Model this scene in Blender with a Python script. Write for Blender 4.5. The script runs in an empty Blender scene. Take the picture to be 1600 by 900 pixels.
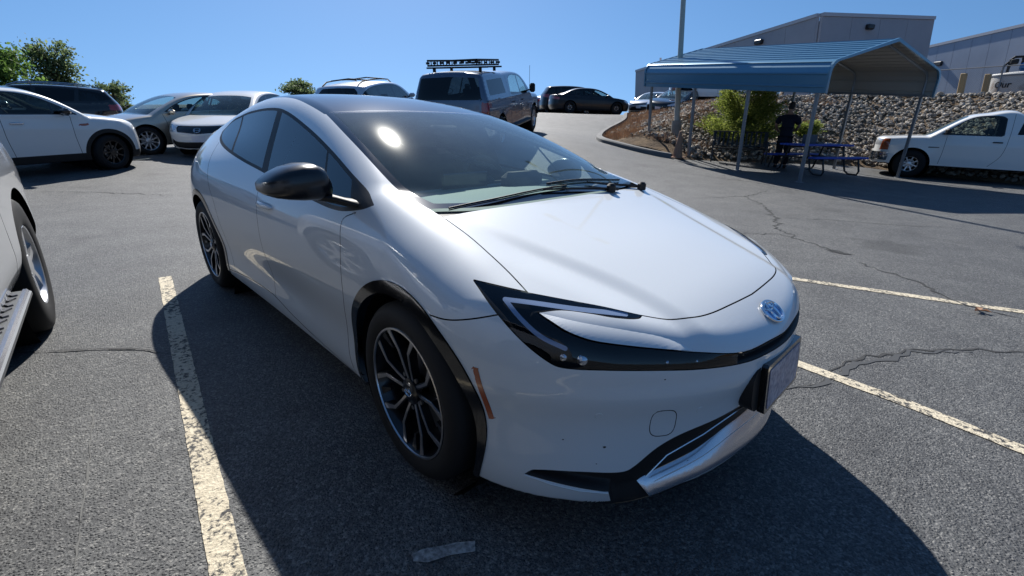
import bpy, bmesh, math, random
import numpy as np
from mathutils import Vector, Matrix, noise
random.seed(7); np.random.seed(7)
R = math.radians
sc = bpy.context.scene
col = sc.collection

# ---------------------------------------------------------------- camera, world, sun
CAM = np.array([1.291, -1.62, 1.285]); FPX = 720.0
def basis(yaw, pitch, roll):
    f = np.array([math.cos(pitch)*math.cos(yaw), math.cos(pitch)*math.sin(yaw), math.sin(pitch)])
    r = np.cross(f, [0, 0, 1]); r /= np.linalg.norm(r); u = np.cross(r, f)
    c, s = math.cos(roll), math.sin(roll)
    return f, c*r + s*u, -s*r + c*u
CF, CR, CU = basis(R(135.339), R(-19.995), R(1.406))
cam_data = bpy.data.cameras.new('camera'); cam = bpy.data.objects.new('camera', cam_data); col.objects.link(cam)
cam_data.sensor_width = 36; cam_data.lens = FPX/1600*36
cam_data.clip_start = .05; cam_data.clip_end = 3000
cam.matrix_world = Matrix(((CR[0], CU[0], -CF[0], CAM[0]), (CR[1], CU[1], -CF[1], CAM[1]), (CR[2], CU[2], -CF[2], CAM[2]), (0, 0, 0, 1)))
sc.camera = cam
SUN = np.array([-.655, .40, .64]); SUN /= np.linalg.norm(SUN)
world = bpy.data.worlds.new('World'); sc.world = world; world.use_nodes = True
wn = world.node_tree; wn.nodes.clear()
sky = wn.nodes.new('ShaderNodeTexSky'); sky.sky_type = 'NISHITA'; sky.sun_disc = False
sky.sun_elevation = math.asin(SUN[2]); sky.sun_rotation = math.atan2(SUN[0], SUN[1])
sky.altitude = 400; sky.air_density = 1.0; sky.dust_density = .35; sky.ozone_density = 2.2
sky.dust_density = .15; sky.ozone_density = 2.4
tcw = wn.nodes.new('ShaderNodeTexCoord'); mpw = wn.nodes.new('ShaderNodeVectorMath'); mpw.operation = 'MULTIPLY_ADD'; mpw.inputs[1].default_value = (1, 1, .86); mpw.inputs[2].default_value = (0, 0, .22)
nmw = wn.nodes.new('ShaderNodeVectorMath'); nmw.operation = 'NORMALIZE'
wn.links.new(tcw.outputs['Generated'], mpw.inputs[0]); wn.links.new(mpw.outputs[0], nmw.inputs[0]); wn.links.new(nmw.outputs[0], sky.inputs[0])
bg = wn.nodes.new('ShaderNodeBackground'); bg.inputs[1].default_value = .080
wo = wn.nodes.new('ShaderNodeOutputWorld')
hs = wn.nodes.new('ShaderNodeHueSaturation'); hs.inputs['Saturation'].default_value = 1.2; wn.links.new(sky.outputs[0], hs.inputs['Color']); wn.links.new(hs.outputs[0], bg.inputs[0]); wn.links.new(bg.outputs[0], wo.inputs[0])
sd = bpy.data.lights.new('sun', 'SUN'); sd.energy = 5.0; sd.angle = R(.53); sd.color = (1, .965, .91)
so = bpy.data.objects.new('sun', sd); col.objects.link(so)
so.rotation_euler = Vector(SUN).to_track_quat('Z', 'Y').to_euler()
sc.view_settings.view_transform = 'Standard'; sc.view_settings.look = 'None'
sc.view_settings.exposure = .60; sc.view_settings.gamma = 1
sc.render.engine = 'CYCLES'
sc.cycles.max_bounces = 8; sc.cycles.transparent_max_bounces = 12; sc.cycles.caustics_reflective = False; sc.cycles.caustics_refractive = False
sc.cycles.sample_clamp_indirect = 6

# ---------------------------------------------------------------- helpers
def ray(px, py):
    return CF + CR*(px-800)/FPX - CU*(py-450)/FPX
_dn = 111*CR - 2400*CU + 720*CF
UP = -_dn/np.linalg.norm(_dn)                      # plumb direction: the lot slopes a few degrees
def at_depth(px, py, Z): return CAM + Z*ray(px, py)

def tag(o, label=None, cat=None, group=None, kind=None):
    if label: o['label'] = label
    if cat: o['category'] = cat
    if group: o['group'] = group
    if kind: o['kind'] = kind
    return o
def empty(name, loc=(0, 0, 0), rz=0, label=None, cat=None, group=None):
    o = bpy.data.objects.new(name, None); col.objects.link(o); o.location = loc; o.rotation_euler = (0, 0, rz)
    o.empty_display_size = .3
    return tag(o, label, cat, group)
def obj(name, V, Fc, mat, parent=None, smooth=False, nrm=None, loc=None):
    me = bpy.data.meshes.new(name)
    V = np.asarray(V, float)
    me.from_pydata([tuple(v) for v in V], [], [tuple(int(i) for i in f) for f in Fc])
    me.update()
    if mat is not None:
        for m in (mat if isinstance(mat, (list, tuple)) else [mat]): me.materials.append(m)
    if smooth or nrm is not None: me.polygons.foreach_set('use_smooth', [True]*len(me.polygons))
    if nrm is not None and len(nrm) == len(me.vertices):
        me.normals_split_custom_set_from_vertices([tuple(n) for n in nrm])
    o = bpy.data.objects.new(name, me); col.objects.link(o)
    if parent is not None: o.parent = parent
    if loc is not None: o.location = loc
    return o
class MB:
    """collects boxes, tubes and sheets into ONE mesh"""
    def __init__(s): s.v = []; s.f = []; s.m = []; s.cur = 0
    def add(s, V, F, m=None):
        n = len(s.v); s.v += [tuple(map(float, v)) for v in V]; s.f += [tuple(i+n for i in f) for f in F]
        s.m += [s.cur if m is None else m]*len(F); return s
    def box(s, c, d, rz=0, ax=None, bev=0):
        c = np.array(c, float); hx, hy, hz = np.array(d, float)/2
        A = np.eye(3) if ax is None else np.array(ax)
        if rz: A = np.array([[math.cos(rz), math.sin(rz), 0], [-math.sin(rz), math.cos(rz), 0], [0, 0, 1]])
        if bev <= 0:
            P = [c + A[0]*x*hx + A[1]*y*hy + A[2]*z*hz for z in (-1, 1) for y in (-1, 1) for x in (-1, 1)]
            return s.add(P, [(0, 2, 3, 1), (4, 5, 7, 6), (0, 1, 5, 4), (2, 6, 7, 3), (0, 4, 6, 2), (1, 3, 7, 5)])
        b = min(bev, hx*.9, hy*.9, hz*.9); rings = []
        for z, i in ((-hz, b), (-hz+b, 0), (hz-b, 0), (hz, b)):
            a, e = hx-i, hy-i
            k = b if i == 0 else b*.6
            rings.append([(a, -e+k), (a, e-k), (a-k, e), (-a+k, e), (-a, e-k), (-a, -e+k), (-a+k, -e), (a-k, -e)])
            rings[-1] = [c + A[0]*p[0] + A[1]*p[1] + A[2]*z for p in rings[-1]]
        return s.loft(rings, cap=True)
    def loft(s, rings, cap=True, closed=True):
        n = len(rings[0]); V = [p for r in rings for p in r]; F = []
        for i in range(len(rings)-1):
            for j in range(n if closed else n-1):
                k = (j+1) % n
                F.append((i*n+j, i*n+k, (i+1)*n+k, (i+1)*n+j))
        if cap and closed:
            F.append(tuple(range(n))[::-1]); F.append(tuple((len(rings)-1)*n+j for j in range(n)))
        return s.add(V, F)
    def tube(s, pts, r, n=8, cap=True):
        pts = [np.array(p, float) for p in pts]; rr = r if hasattr(r, '__len__') else [r]*len(pts); rings = []
        prev = None
        for i, p in enumerate(pts):
            t = (pts[min(i+1, len(pts)-1)]-pts[max(i-1, 0)]); t = t/(np.linalg.norm(t)+1e-9)
            if prev is None:
                a = np.cross(t, [0, 0, 1.]);
                if np.linalg.norm(a) < .1: a = np.cross(t, [1., 0, 0])
            else: a = prev - t*(prev@t)
            a = a/np.linalg.norm(a); prev = a; b = np.cross(t, a)
            rings.append([p + rr[i]*(math.cos(q)*a + math.sin(q)*b) for q in np.linspace(0, 2*math.pi, n, endpoint=False)])
        return s.loft(rings, cap)
    def lathe(s, prof, n=32, c=(0, 0, 0), axis='y', cap=False, sgn=1):
        """prof: (radius, offset along axis)"""
        rings = []
        for r_, h in prof:
            ring = []
            for q in np.linspace(0, 2*math.pi, n, endpoint=False):
                a, b = r_*math.cos(q), r_*math.sin(q)
                if axis == 'y': ring.append((c[0]+a, c[1]+h*sgn, c[2]+b))
                elif axis == 'z': ring.append((c[0]+a, c[1]+b, c[2]+h))
                else: ring.append((c[0]+h*sgn, c[1]+a, c[2]+b))
            rings.append(ring)
        return s.loft(rings, cap)
    def prism(s, poly, o, a, b, n, th):
        """polygon (p,q) in plane o + p*a + q*b extruded along n by th (centred)"""
        o, a, b, n = map(lambda t: np.array(t, float), (o, a, b, n))
        r1 = [o+p*a+q*b-n*th/2 for p, q in poly]; r2 = [o+p*a+q*b+n*th/2 for p, q in poly]
        return s.loft([r1, r2], True)
    def build(s, name, mat, parent=None, smooth=False, loc=None, angle=None):
        me = bpy.data.meshes.new(name); me.from_pydata(s.v, [], s.f)
        for m in (mat if isinstance(mat, (list, tuple)) else [mat]): me.materials.append(m)
        if any(s.m): me.polygons.foreach_set('material_index', s.m)
        bm = bmesh.new(); bm.from_mesh(me); bmesh.ops.recalc_face_normals(bm, faces=bm.faces)
        if smooth:
            a = R(angle or 35)
            for f in bm.faces: f.smooth = True
            for e in bm.edges:
                if len(e.link_faces) == 2 and e.calc_face_angle(0) > a: e.smooth = False
        bm.to_mesh(me); bm.free()
        o = bpy.data.objects.new(name, me); col.objects.link(o)
        if parent is not None: o.parent = parent
        if loc is not None: o.location = loc
        return o
def copy_tree(o, parent=None, **kw):
    c = o.copy(); col.objects.link(c)
    if parent is not None: c.parent = parent
    for ch in o.children: copy_tree(ch, c)
    return c

# ---------------------------------------------------------------- materials
def mat(name, base=(.5, .5, .5), rough=.5, metal=0, spec=.5, coat=0, coat_rough=.03, **k):
    m = bpy.data.materials.new(name); m.use_nodes = True
    b = m.node_tree.nodes['Principled BSDF']
    b.inputs['Base Color'].default_value = (*base, 1); b.inputs['Roughness'].default_value = rough
    b.inputs['Metallic'].default_value = metal; b.inputs['Specular IOR Level'].default_value = spec
    b.inputs['Coat Weight'].default_value = coat; b.inputs['Coat Roughness'].default_value = coat_rough
    for kk, v in k.items(): b.inputs[kk.replace('_', ' ')].default_value = v
    return m
class NT:
    """short node writing"""
    def __init__(s, m): s.t = m.node_tree; s.b = s.t.nodes['Principled BSDF']
    def n(s, typ, **k):
        o = s.t.nodes.new('ShaderNode'+typ)
        for a, v in k.items():
            if a.startswith('i_'):
                key = a[2:].replace('_', ' ')
                if key.isdigit(): key = int(key)
                if hasattr(v, 'bl_idname') or isinstance(v, bpy.types.NodeSocket): s.t.links.new(v, o.inputs[key])
                else: o.inputs[key].default_value = v
            else: setattr(o, a, v)
        return o
    def link(s, a, b): s.t.links.new(a, b)
    def pos(s): return s.n('NewGeometry').outputs['Position']
    def oc(s): return s.n('TexCoord').outputs['Object']
    def noise(s, vec, scale, detail=4, rough=.55, dim='3D'):
        o = s.n('TexNoise'); o.inputs['Scale'].default_value = scale; o.inputs['Detail'].default_value = detail; o.inputs['Roughness'].default_value = rough
        s.link(vec, o.inputs['Vector']); return o.outputs['Fac']
    def vor(s, vec, scale, feature='F1', out='Distance', rnd=1):
        o = s.n('TexVoronoi', feature=feature); o.inputs['Scale'].default_value = scale; o.inputs['Randomness'].default_value = rnd
        s.link(vec, o.inputs['Vector']); return o.outputs[out]
    def ramp(s, fac, stops):
        o = s.n('ValToRGB'); el = o.color_ramp.elements
        while len(el) < len(stops): el.new(.5)
        for e, (p, c) in zip(el, stops): e.position = p; e.color = (*c, 1) if len(c) == 3 else c
        s.link(fac, o.inputs[0]); return o.outputs[0]
    def g(s, fac, a, b):   # grey map range
        o = s.n('MapRange'); o.inputs[1].default_value = a; o.inputs[2].default_value = b; s.link(fac, o.inputs[0]); return o.outputs[0]
    def math(s, op, a, b=0.0, c=0.0):
        o = s.n('Math', operation=op)
        for i, v in enumerate((a, b, c)):
            if isinstance(v, (int, float)): o.inputs[i].default_value = v
            else: s.link(v, o.inputs[i])
        return o.outputs[0]
    def mix(s, fac, a, b, mode='MIX'):
        o = s.n('MixRGB', blend_type=mode)
        for i, v in enumerate((fac, a, b)):
            if isinstance(v, (int, float)): o.inputs[i].default_value = v
            elif isinstance(v, tuple): o.inputs[i].default_value = (*v, 1) if len(v) == 3 else v
            else: s.link(v, o.inputs[i])
        return o.outputs[0]
    def bump(s, h, strength=.3, dist=.01, nrm=None):
        o = s.n('Bump'); o.inputs['Strength'].default_value = strength; o.inputs['Distance'].default_value = dist
        s.link(h, o.inputs['Height'])
        if nrm is not None: s.link(nrm, o.inputs['Normal'])
        return o.outputs[0]
    def color(s, c): s.link(c, s.b.inputs['Base Color'])
    def normal(s, c): s.link(c, s.b.inputs['Normal'])
    def rough(s, c): s.link(c, s.b.inputs['Roughness'])

def car_paint(name, base, metal=.0, rough=.35, flake=.5, coat=1.0):
    m = mat(name, base, rough, metal, .25, coat, .02); t = NT(m)
    v = t.oc(); fl = t.vor(v, 900, 'F1', 'Color')
    t.color(t.mix(.10*flake, base, fl, 'OVERLAY'))
    dust = t.noise(v, 6, 5, .6)
    t.link(t.math('MULTIPLY', dust, .04), t.b.inputs['Coat Roughness'])
    return m
M = {}
M['pearl'] = car_paint('pearl_white_paint', (.67, .70, .715), .0, .5, .7)
M['white_paint'] = car_paint('white_car_paint', (.72, .72, .70), 0, .35, .1)
M['white_truck'] = car_paint('work_truck_white', (.74, .74, .72), 0, .4, .1)
M['gold_paint'] = car_paint('champagne_paint', (.52, .46, .37), .7, .32, 1)
M['silver_paint'] = car_paint('silver_paint', (.60, .62, .65), .6, .3, 1)
M['grey_paint'] = car_paint('slate_grey_paint', (.10, .13, .18), .6, .3, 1)
M['black_paint'] = car_paint('black_paint', (.010, .011, .014), .1, .25, .3)
M['navy_paint'] = mat('navy_paint', (.004, .006, .011), .3, 0, .3, .3)
M['gloss_black'] = mat('gloss_black_plastic', (.008, .008, .009), .12, 0, .5, .5)
M['trim'] = mat('matte_black_trim', (.014, .014, .015), .55, spec=.3)
M['trim_soft'] = mat('cowl_plastic', (.03, .03, .032), .6)
M['liner'] = mat('dark_liner', (.006, .006, .006), .9, spec=.1)
M['rubber'] = mat('tyre_rubber', (.009, .009, .010), .75, spec=.3)
M['machined'] = mat('machined_alloy', (.62, .62, .64), .28, 1)
M['dark_alloy'] = mat('black_alloy', (.012, .012, .014), .3, .3, .5, .4)
M['alloy'] = mat('silver_alloy', (.55, .56, .58), .3, .9)
M['chrome'] = mat('chrome', (.8, .8, .82), .08, 1)
M['satin'] = mat('satin_silver', (.62, .62, .66), .22, .9)
M['brake'] = mat('brake_steel', (.25, .25, .26), .4, 1)
M['amber'] = mat('amber_reflector', (.35, .07, .02), .2, 0, .6, 1)
M['red_lens'] = mat('red_lens', (.30, .012, .012), .15, 0, .6, 1)
M['clear_lens'] = mat('clear_lens', (.55, .57, .6), .08, .4, .6, 1)
M['cabin'] = mat('cabin_dark', (.035, .036, .038), .8, spec=.2)
M['dash'] = mat('dashboard_grey', (.16, .21, .20), .75, spec=.3)
M['seat'] = mat('seat_fabric', (.045, .045, .05), .85, spec=.2)
M['plate'] = mat('plate_white', (.62, .62, .66), .4)
def dusty_glass(name, tint, refl=1.0, rough=.0, ior=1.5):
    m = glass_mat(name, tint, refl, rough, ior); nt = m.node_tree; mx = [n for n in nt.nodes if n.type == 'MIX_SHADER'][0]; out = [n for n in nt.nodes if n.type == 'OUTPUT_MATERIAL'][0]
    df = nt.nodes.new('ShaderNodeBsdfDiffuse'); df.inputs[0].default_value = (.40, .58, .56, 1)
    g2 = nt.nodes.new('ShaderNodeBsdfGlossy'); g2.inputs['Roughness'].default_value = .13; g2.inputs['Color'].default_value = (1, 1, .95, 1)
    tc = nt.nodes.new('ShaderNodeTexCoord'); nz = nt.nodes.new('ShaderNodeTexNoise'); nz.inputs['Scale'].default_value = 5; nz.inputs['Detail'].default_value = 8; nz.inputs['Roughness'].default_value = .75
    mr = nt.nodes.new('ShaderNodeMapRange'); mr.inputs[1].default_value = .3; mr.inputs[2].default_value = .8; mr.inputs[3].default_value = .025; mr.inputs[4].default_value = .075
    m1 = nt.nodes.new('ShaderNodeMixShader'); m2 = nt.nodes.new('ShaderNodeMixShader'); m2.inputs[0].default_value = .007
    nt.links.new(tc.outputs['Object'], nz.inputs[0]); nt.links.new(nz.outputs[0], mr.inputs[0]); nt.links.new(mr.outputs[0], m1.inputs[0])
    nt.links.new(mx.outputs[0], m1.inputs[1]); nt.links.new(df.outputs[0], m1.inputs[2]); nt.links.new(m1.outputs[0], m2.inputs[1]); nt.links.new(g2.outputs[0], m2.inputs[2]); nt.links.new(m2.outputs[0], out.inputs[0]); return m
def glass_mat(name, tint, refl=1.0, rough=.0, ior=1.5):
    m = bpy.data.materials.new(name); m.use_nodes = True; nt = m.node_tree; nt.nodes.clear()
    out = nt.nodes.new('ShaderNodeOutputMaterial'); mx = nt.nodes.new('ShaderNodeMixShader')
    tr = nt.nodes.new('ShaderNodeBsdfTransparent'); tr.inputs[0].default_value = (*tint, 1)
    gl = nt.nodes.new('ShaderNodeBsdfGlossy'); gl.inputs['Roughness'].default_value = rough; gl.inputs['Color'].default_value = (refl, refl, refl, 1)
    fr = nt.nodes.new('ShaderNodeFresnel'); ge = nt.nodes.new('ShaderNodeNewGeometry'); mr_ = nt.nodes.new('ShaderNodeMapRange')   # thin pane: same reflectance from both faces
    mr_.inputs[3].default_value = ior; mr_.inputs[4].default_value = 1/ior; nt.links.new(ge.outputs['Backfacing'], mr_.inputs[0]); nt.links.new(mr_.outputs[0], fr.inputs[0])
    nt.links.new(fr.outputs[0], mx.inputs[0]); nt.links.new(tr.outputs[0], mx.inputs[1]); nt.links.new(gl.outputs[0], mx.inputs[2])
    nt.links.new(mx.outputs[0], out.inputs[0]); return m
M['windshield'] = dusty_glass('windshield_glass', (.84, .93, .90), 1, .03, 1.55)
M['tint'] = glass_mat('tinted_glass', (.05, .06, .07), 1, .003, 1.5)
M['side_glass'] = glass_mat('side_glass', (.55, .64, .63), 1, .003, 1.5)
M['lamp_lens'] = glass_mat('headlamp_lens', (.62, .66, .72), 1, .003, 1.5)
M['drl'] = mat('light_strip', (.55, .66, .85), .3)
M['blue_chrome'] = mat('blue_chrome', (.45, .62, .85), .1, 1)
M['mirror'] = mat('mirror_glass', (.8, .82, .85), .02, 1)
m_ = mat('plate_print', (.62, .60, .66), .4); t_ = NT(m_); v_ = t_.oc()
bl = t_.noise(v_, 22, 2, .5); sm = t_.math('MULTIPLY', t_.g(t_.noise(v_, 60, 2, .4), .45, .6), .6)
t_.color(t_.mix(sm, t_.ramp(bl, [(.4, (.34, .32, .38)), (.6, (.42, .42, .48))]), (.06, .09, .20)))
M['plate_print'] = m_
M['mirror_cap'] = mat('mirror_cap', (.008, .009, .012), .28, 0, .5, .25, .15)
# ---------------------------------------------------------------- smooth body shells cut into panels
def nspl(xs, ys):
    """natural cubic spline"""
    xs=np.array(xs,float); ys=np.array(ys,float)
    if xs[0]>xs[-1]: xs=xs[::-1]; ys=ys[::-1]
    n=len(xs); h=np.diff(xs)
    A=np.zeros((n,n)); b=np.zeros(n); A[0,0]=A[-1,-1]=1
    for i in range(1,n-1):
        A[i,i-1]=h[i-1]; A[i,i]=2*(h[i-1]+h[i]); A[i,i+1]=h[i]
        b[i]=6*((ys[i+1]-ys[i])/h[i]-(ys[i]-ys[i-1])/h[i-1])
    M=np.linalg.solve(A,b)
    def f(x):
        x=np.clip(np.asarray(x,float),xs[0]-.5,xs[-1]+.5)
        i=np.clip(np.searchsorted(xs,x)-1,0,n-2)
        xx=np.clip(x,xs[0],xs[-1])
        t=xx-xs[i]; u=xs[i+1]-xx; hh=h[i]
        v=(M[i]*u**3+M[i+1]*t**3)/(6*hh)+(ys[i]/hh-M[i]*hh/6)*u+(ys[i+1]/hh-M[i+1]*hh/6)*t
        s0=(ys[1]-ys[0])/h[0]-h[0]*(M[1])/6; s1=(ys[-1]-ys[-2])/h[-1]+h[-1]*M[-2]/6
        return v+np.where(x<xs[0],(x-xs[0])*s0,0)+np.where(x>xs[-1],(x-xs[-1])*s1,0)
    return f
def smax(a,b,k):
    h=np.maximum(k-np.abs(a-b),0)/k
    return np.maximum(a,b)+h*h*k*.25
def smin(a,b,k): return -smax(-a,-b,k)
def sstep(a,b,x):
    t=np.clip((x-a)/(b-a),0,1); return t*t*(3-2*t)
class Shell:
    """triangle surface that can be cut along level lines of any field"""
    def __init__(s, P=None, V=None, T=None):
        if P is not None:
            n, m = P.shape[:2]; V = P.reshape(-1, 3)
            i, j = np.meshgrid(np.arange(n), np.arange(m-1), indexing='ij'); i2 = (i+1) % n
            a, b, c, d = i*m+j, i2*m+j, i2*m+j+1, i*m+j+1
            T = np.concatenate([np.stack([a, b, c], -1).reshape(-1, 3), np.stack([a, c, d], -1).reshape(-1, 3)])
        s.V, s.T = V, T
    def cut(s, fn, guard=None):
        f = fn(s.V); f = np.where(np.abs(f) < 1e-5, 1e-5, f)
        S = f > 0; t = s.T; k = S[t].sum(1); cr = (k == 1) | (k == 2)
        if not cr.any(): return s
        tc = t[cr]; kk = k[cr]; St = S[tc]
        lone = np.where((kk == 1)[:, None], St, ~St).argmax(1)
        r = np.arange(len(tc)); a, b, c = tc[r, lone], tc[r, (lone+1) % 3], tc[r, (lone+2) % 3]
        E = np.concatenate([np.stack([a, b], 1), np.stack([a, c], 1)]); E.sort(1)
        ue, inv = np.unique(E, axis=0, return_inverse=True); inv = inv.ravel()
        w = f[ue[:, 0]]/(f[ue[:, 0]]-f[ue[:, 1]]); nv = s.V[ue[:, 0]]*(1-w[:, None])+s.V[ue[:, 1]]*w[:, None]
        n0 = len(s.V); ab, ac = inv[:len(tc)]+n0, inv[len(tc):]+n0
        s.V = np.concatenate([s.V, nv])
        s.T = np.concatenate([t[~cr], np.stack([a, ab, ac], 1), np.stack([ab, b, c], 1), np.stack([ab, c, ac], 1)])
        return s
    def refine(s, m):
        T = s.T[m]; E = np.concatenate([T[:, [0, 1]], T[:, [1, 2]], T[:, [2, 0]]]); E = np.sort(E, 1)
        ue, inv = np.unique(E, axis=0, return_inverse=True); inv = inv.ravel()+len(s.V); n = len(T)
        s.V = np.concatenate([s.V, s.V[ue].mean(1)]); a, b, c = T.T; ab, bc, ca = inv[:n], inv[n:2*n], inv[2*n:]
        s.T = np.concatenate([s.T[~m], np.stack([a, ab, ca], 1), np.stack([ab, b, bc], 1), np.stack([ca, bc, c], 1), np.stack([ab, bc, ca], 1)]); return s
    def cen(s): return s.V[s.T].mean(1)
    def keep(s, m):
        T = s.T[m]; u, inv = np.unique(T, return_inverse=True)
        return s.V[u], inv.reshape(-1, 3)
def sdpoly(P, poly, closed=True):
    """signed distance to a polygon (negative inside), or plain distance to an open line"""
    poly = np.asarray(poly, float); P = np.asarray(P, float)
    lo, hi = poly.min(0)-.16, poly.max(0)+.16; near = ((P > lo) & (P < hi)).all(1)
    if near.sum() < len(P)*.9:
        out = .1601+np.sqrt((np.maximum(np.maximum(lo-P, P-hi), 0)**2).sum(1))
        if near.any(): out[near] = sdpoly(P[near], poly, closed)
        return out
    A = poly if closed else poly[:-1]; B = np.roll(poly, -1, 0) if closed else poly[1:]
    d = np.full(len(P), 1e9); ins = np.zeros(len(P), bool)
    for a, b in zip(A, B):
        e = b-a; w = P-a; L = e@e
        if L < 1e-12: continue
        h = np.clip((w@e)/L, 0, 1); q = w-h[:, None]*e; d = np.minimum(d, (q*q).sum(1))
        if closed:
            c = (a[1] > P[:, 1]) != (b[1] > P[:, 1])
            with np.errstate(divide='ignore', invalid='ignore'):
                xi = a[0]+(P[:, 1]-a[1])*(b[0]-a[0])/(b[1]-a[1]+1e-15)
            ins ^= c & (P[:, 0] < xi)
    d = np.sqrt(d)
    return np.where(ins, -d, d) if closed else d
def curve(pts, closed=True, k=5, sharp=50):
    """smooth line through points; bends sharper than `sharp` degrees stay corners"""
    P = [np.array(p, float) for p in pts]; n = len(P); out = []
    def isc(i):
        if not closed and i in (0, n-1): return True
        a = P[i]-P[i-1]; b = P[(i+1) % n]-P[i]
        c = (a@b)/(np.linalg.norm(a)*np.linalg.norm(b)+1e-12); return c < math.cos(R(sharp))
    for i in range(n if closed else n-1):
        p0, p1, p2, p3 = P[i-1], P[i], P[(i+1) % n], P[(i+2) % n]; L = np.linalg.norm(p2-p1)
        def tang(a, b, c):
            t = c-a; return t/(np.linalg.norm(t)+1e-12)
        t1 = (p2-p1)/max(L, 1e-9) if isc(i) else tang(p0, p1, p2)
        t2 = (p2-p1)/max(L, 1e-9) if isc((i+1) % n) else tang(p1, p2, p3)
        for u in np.arange(k)/k:
            h = (2*u**3-3*u**2+1)*p1+(u**3-2*u**2+u)*L*t1+(-2*u**3+3*u**2)*p2+(u**3-u**2)*L*t2
            out.append(h)
    if not closed: out.append(P[-1])
    return np.array(out)
def xz(V): return V[:, [0, 2]]
def xw(V): return np.stack([V[:, 0], np.abs(V[:, 1])], 1)
E1 = np.array([.697, -.717, .023])  # used with |y|: looking at the nose from its corner
def nose2(V):
    w = -np.abs(V[:, 1]); return np.stack([V[:, 0]*.697+w*.717+V[:, 2]*.023, -.26*V[:, 0]+.223*w+.939*V[:, 2]], 1)
def rays_shell(F, nm=150, nf=220, nr=120, nv=110, nb=40, X0=-2.75, X1=0.0, ZC=.36, dense=None):
    o=[];e=[]
    for x in (dense if dense is not None else np.linspace(X0,X1,nm,endpoint=False)): o.append(x);e.append(np.pi/2)
    for a in np.linspace(np.pi/2,-np.pi/2,nf,endpoint=False): o.append(X1);e.append(a)
    for x in np.linspace(X1,X0,nb,endpoint=False): o.append(x);e.append(-np.pi/2)
    for a in np.linspace(-np.pi/2,-3*np.pi/2,nr,endpoint=False): o.append(X0);e.append(a)
    o=np.array(o);e=np.array(e);n=len(o)
    v=np.linspace(0,np.pi/2,nv)
    D=np.zeros((n,nv,3));D[...,0]=np.cos(e)[:,None]*np.cos(v);D[...,2]=np.sin(e)[:,None]*np.cos(v);D[...,1]=-np.sin(v)
    O=np.zeros((n,1,3));O[:,0,0]=o;O[...,2]=ZC
    lo=np.zeros((n,nv));hi=np.full((n,nv),2.2)
    # march outward to first crossing
    t=np.zeros((n,nv)); done=np.zeros((n,nv),bool); st=.06
    cur=np.full((n,nv),.1)
    for k in range(38):
        val=F(O+D*cur[...,None]); ins=(val<0)&~done
        lo=np.where(ins,cur,lo); newdone=(val>=0)&~done; hi=np.where(newdone,cur,hi); done|=newdone
        cur=cur+st
    for k in range(15):
        m=(lo+hi)/2; ins=F(O+D*m[...,None])<0; lo=np.where(ins,m,lo); hi=np.where(ins,hi,m)
    P=O+D*((lo+hi)/2)[...,None]
    return P
def grad_n(F,P,h=2e-3):
    N=np.stack([F(P+np.eye(3)[i]*h)-F(P-np.eye(3)[i]*h) for i in range(3)],-1)
    return N/np.maximum(np.linalg.norm(N,axis=-1,keepdims=True),1e-9)
def part_from(sh, mask, name, m, parent, F, sides=(-1,), disp=None, merge=True, off=0.0, fix=None):
    """build object(s) of the masked triangles; sides -1 = right (as computed), 1 = mirrored; merge joins both into one mesh"""
    if not mask.any(): print('EMPTY', name); return []
    V, T = sh.keep(mask); N = grad_n(F, V)
    if off: V = V + N*off
    if disp is not None:
        dv = disp(V)
        V = V - N*dv[:, None]
        fn = np.cross(V[T[:, 1]]-V[T[:, 0]], V[T[:, 2]]-V[T[:, 0]]); N2 = np.zeros_like(V)
        for i in range(3): np.add.at(N2, T[:, i], fn)
        N2 /= np.linalg.norm(N2, axis=1, keepdims=True)+1e-12
        sg = np.sign((N2*N).sum(1)); sg[sg == 0] = 1; N = N2*sg[:, None]
    if fix is not None: V, N = fix(V, N)
    fn = np.cross(V[T[:, 1]]-V[T[:, 0]], V[T[:, 2]]-V[T[:, 0]])
    flip = (fn*N[T].mean(1)).sum(1) < 0
    T = np.where(flip[:, None], T[:, ::-1], T)
    res = []
    Vm, Nm, Tm = V*[1, -1, 1], N*[1, -1, 1], T[:, ::-1]
    if len(sides) == 2 and merge:
        res.append(obj(name, np.concatenate([V, Vm]), np.concatenate([T, Tm+len(V)]), m, parent, nrm=np.concatenate([N, Nm])))
    else:
        for sd_ in sides:
            res.append(obj(name, V if sd_ < 0 else Vm, T if sd_ < 0 else Tm, m, parent, nrm=N if sd_ < 0 else Nm))
    return res
# ---------------------------------------------------------------- the pearl white liftback
HOOD=nspl([1.2,.93,.88,.80,.65,.45,.25,0,-.2,-.5],[.50,.672,.708,.755,.812,.868,.915,.975,1.02,1.08])
ROOF=nspl([.3,.02,-.3,-.7,-1.1,-1.5,-1.9,-2.3,-2.8,-3.2,-3.6,-3.9],[.84,.968,1.102,1.235,1.335,1.40,1.42,1.395,1.30,1.195,1.06,.95])
WID=nspl([1.0,.7,.4,.1,-.3,-.8,-1.4,-2.0,-2.5,-2.8,-3.2,-3.6],[.80,.87,.885,.886,.872,.868,.87,.876,.882,.880,.835,.72])
SEC=nspl([.10,.17,.25,.40,.55,.68,.78,.88,.96,1.05,1.2,1.35,1.5],[-.05,-.03,-.012,-.012,.0,.002,-.008,-.035,-.075,-.125,-.215,-.31,-.42])
CEN=nspl([.10,.17,.24,.33,.42,.50,.565,.60,.63,.66,.75,.9],[.87,.90,.925,.93,.93,.94,.953,.95,.95,.95,.94,.90])
PLAN=nspl([-.3,-.13,0,.13,.3,.45,.6,.72,.82,.9,1.0],[-.045,-.009,0,-.009,-.045,-.105,-.20,-.31,-.45,-.62,-.95])
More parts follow.
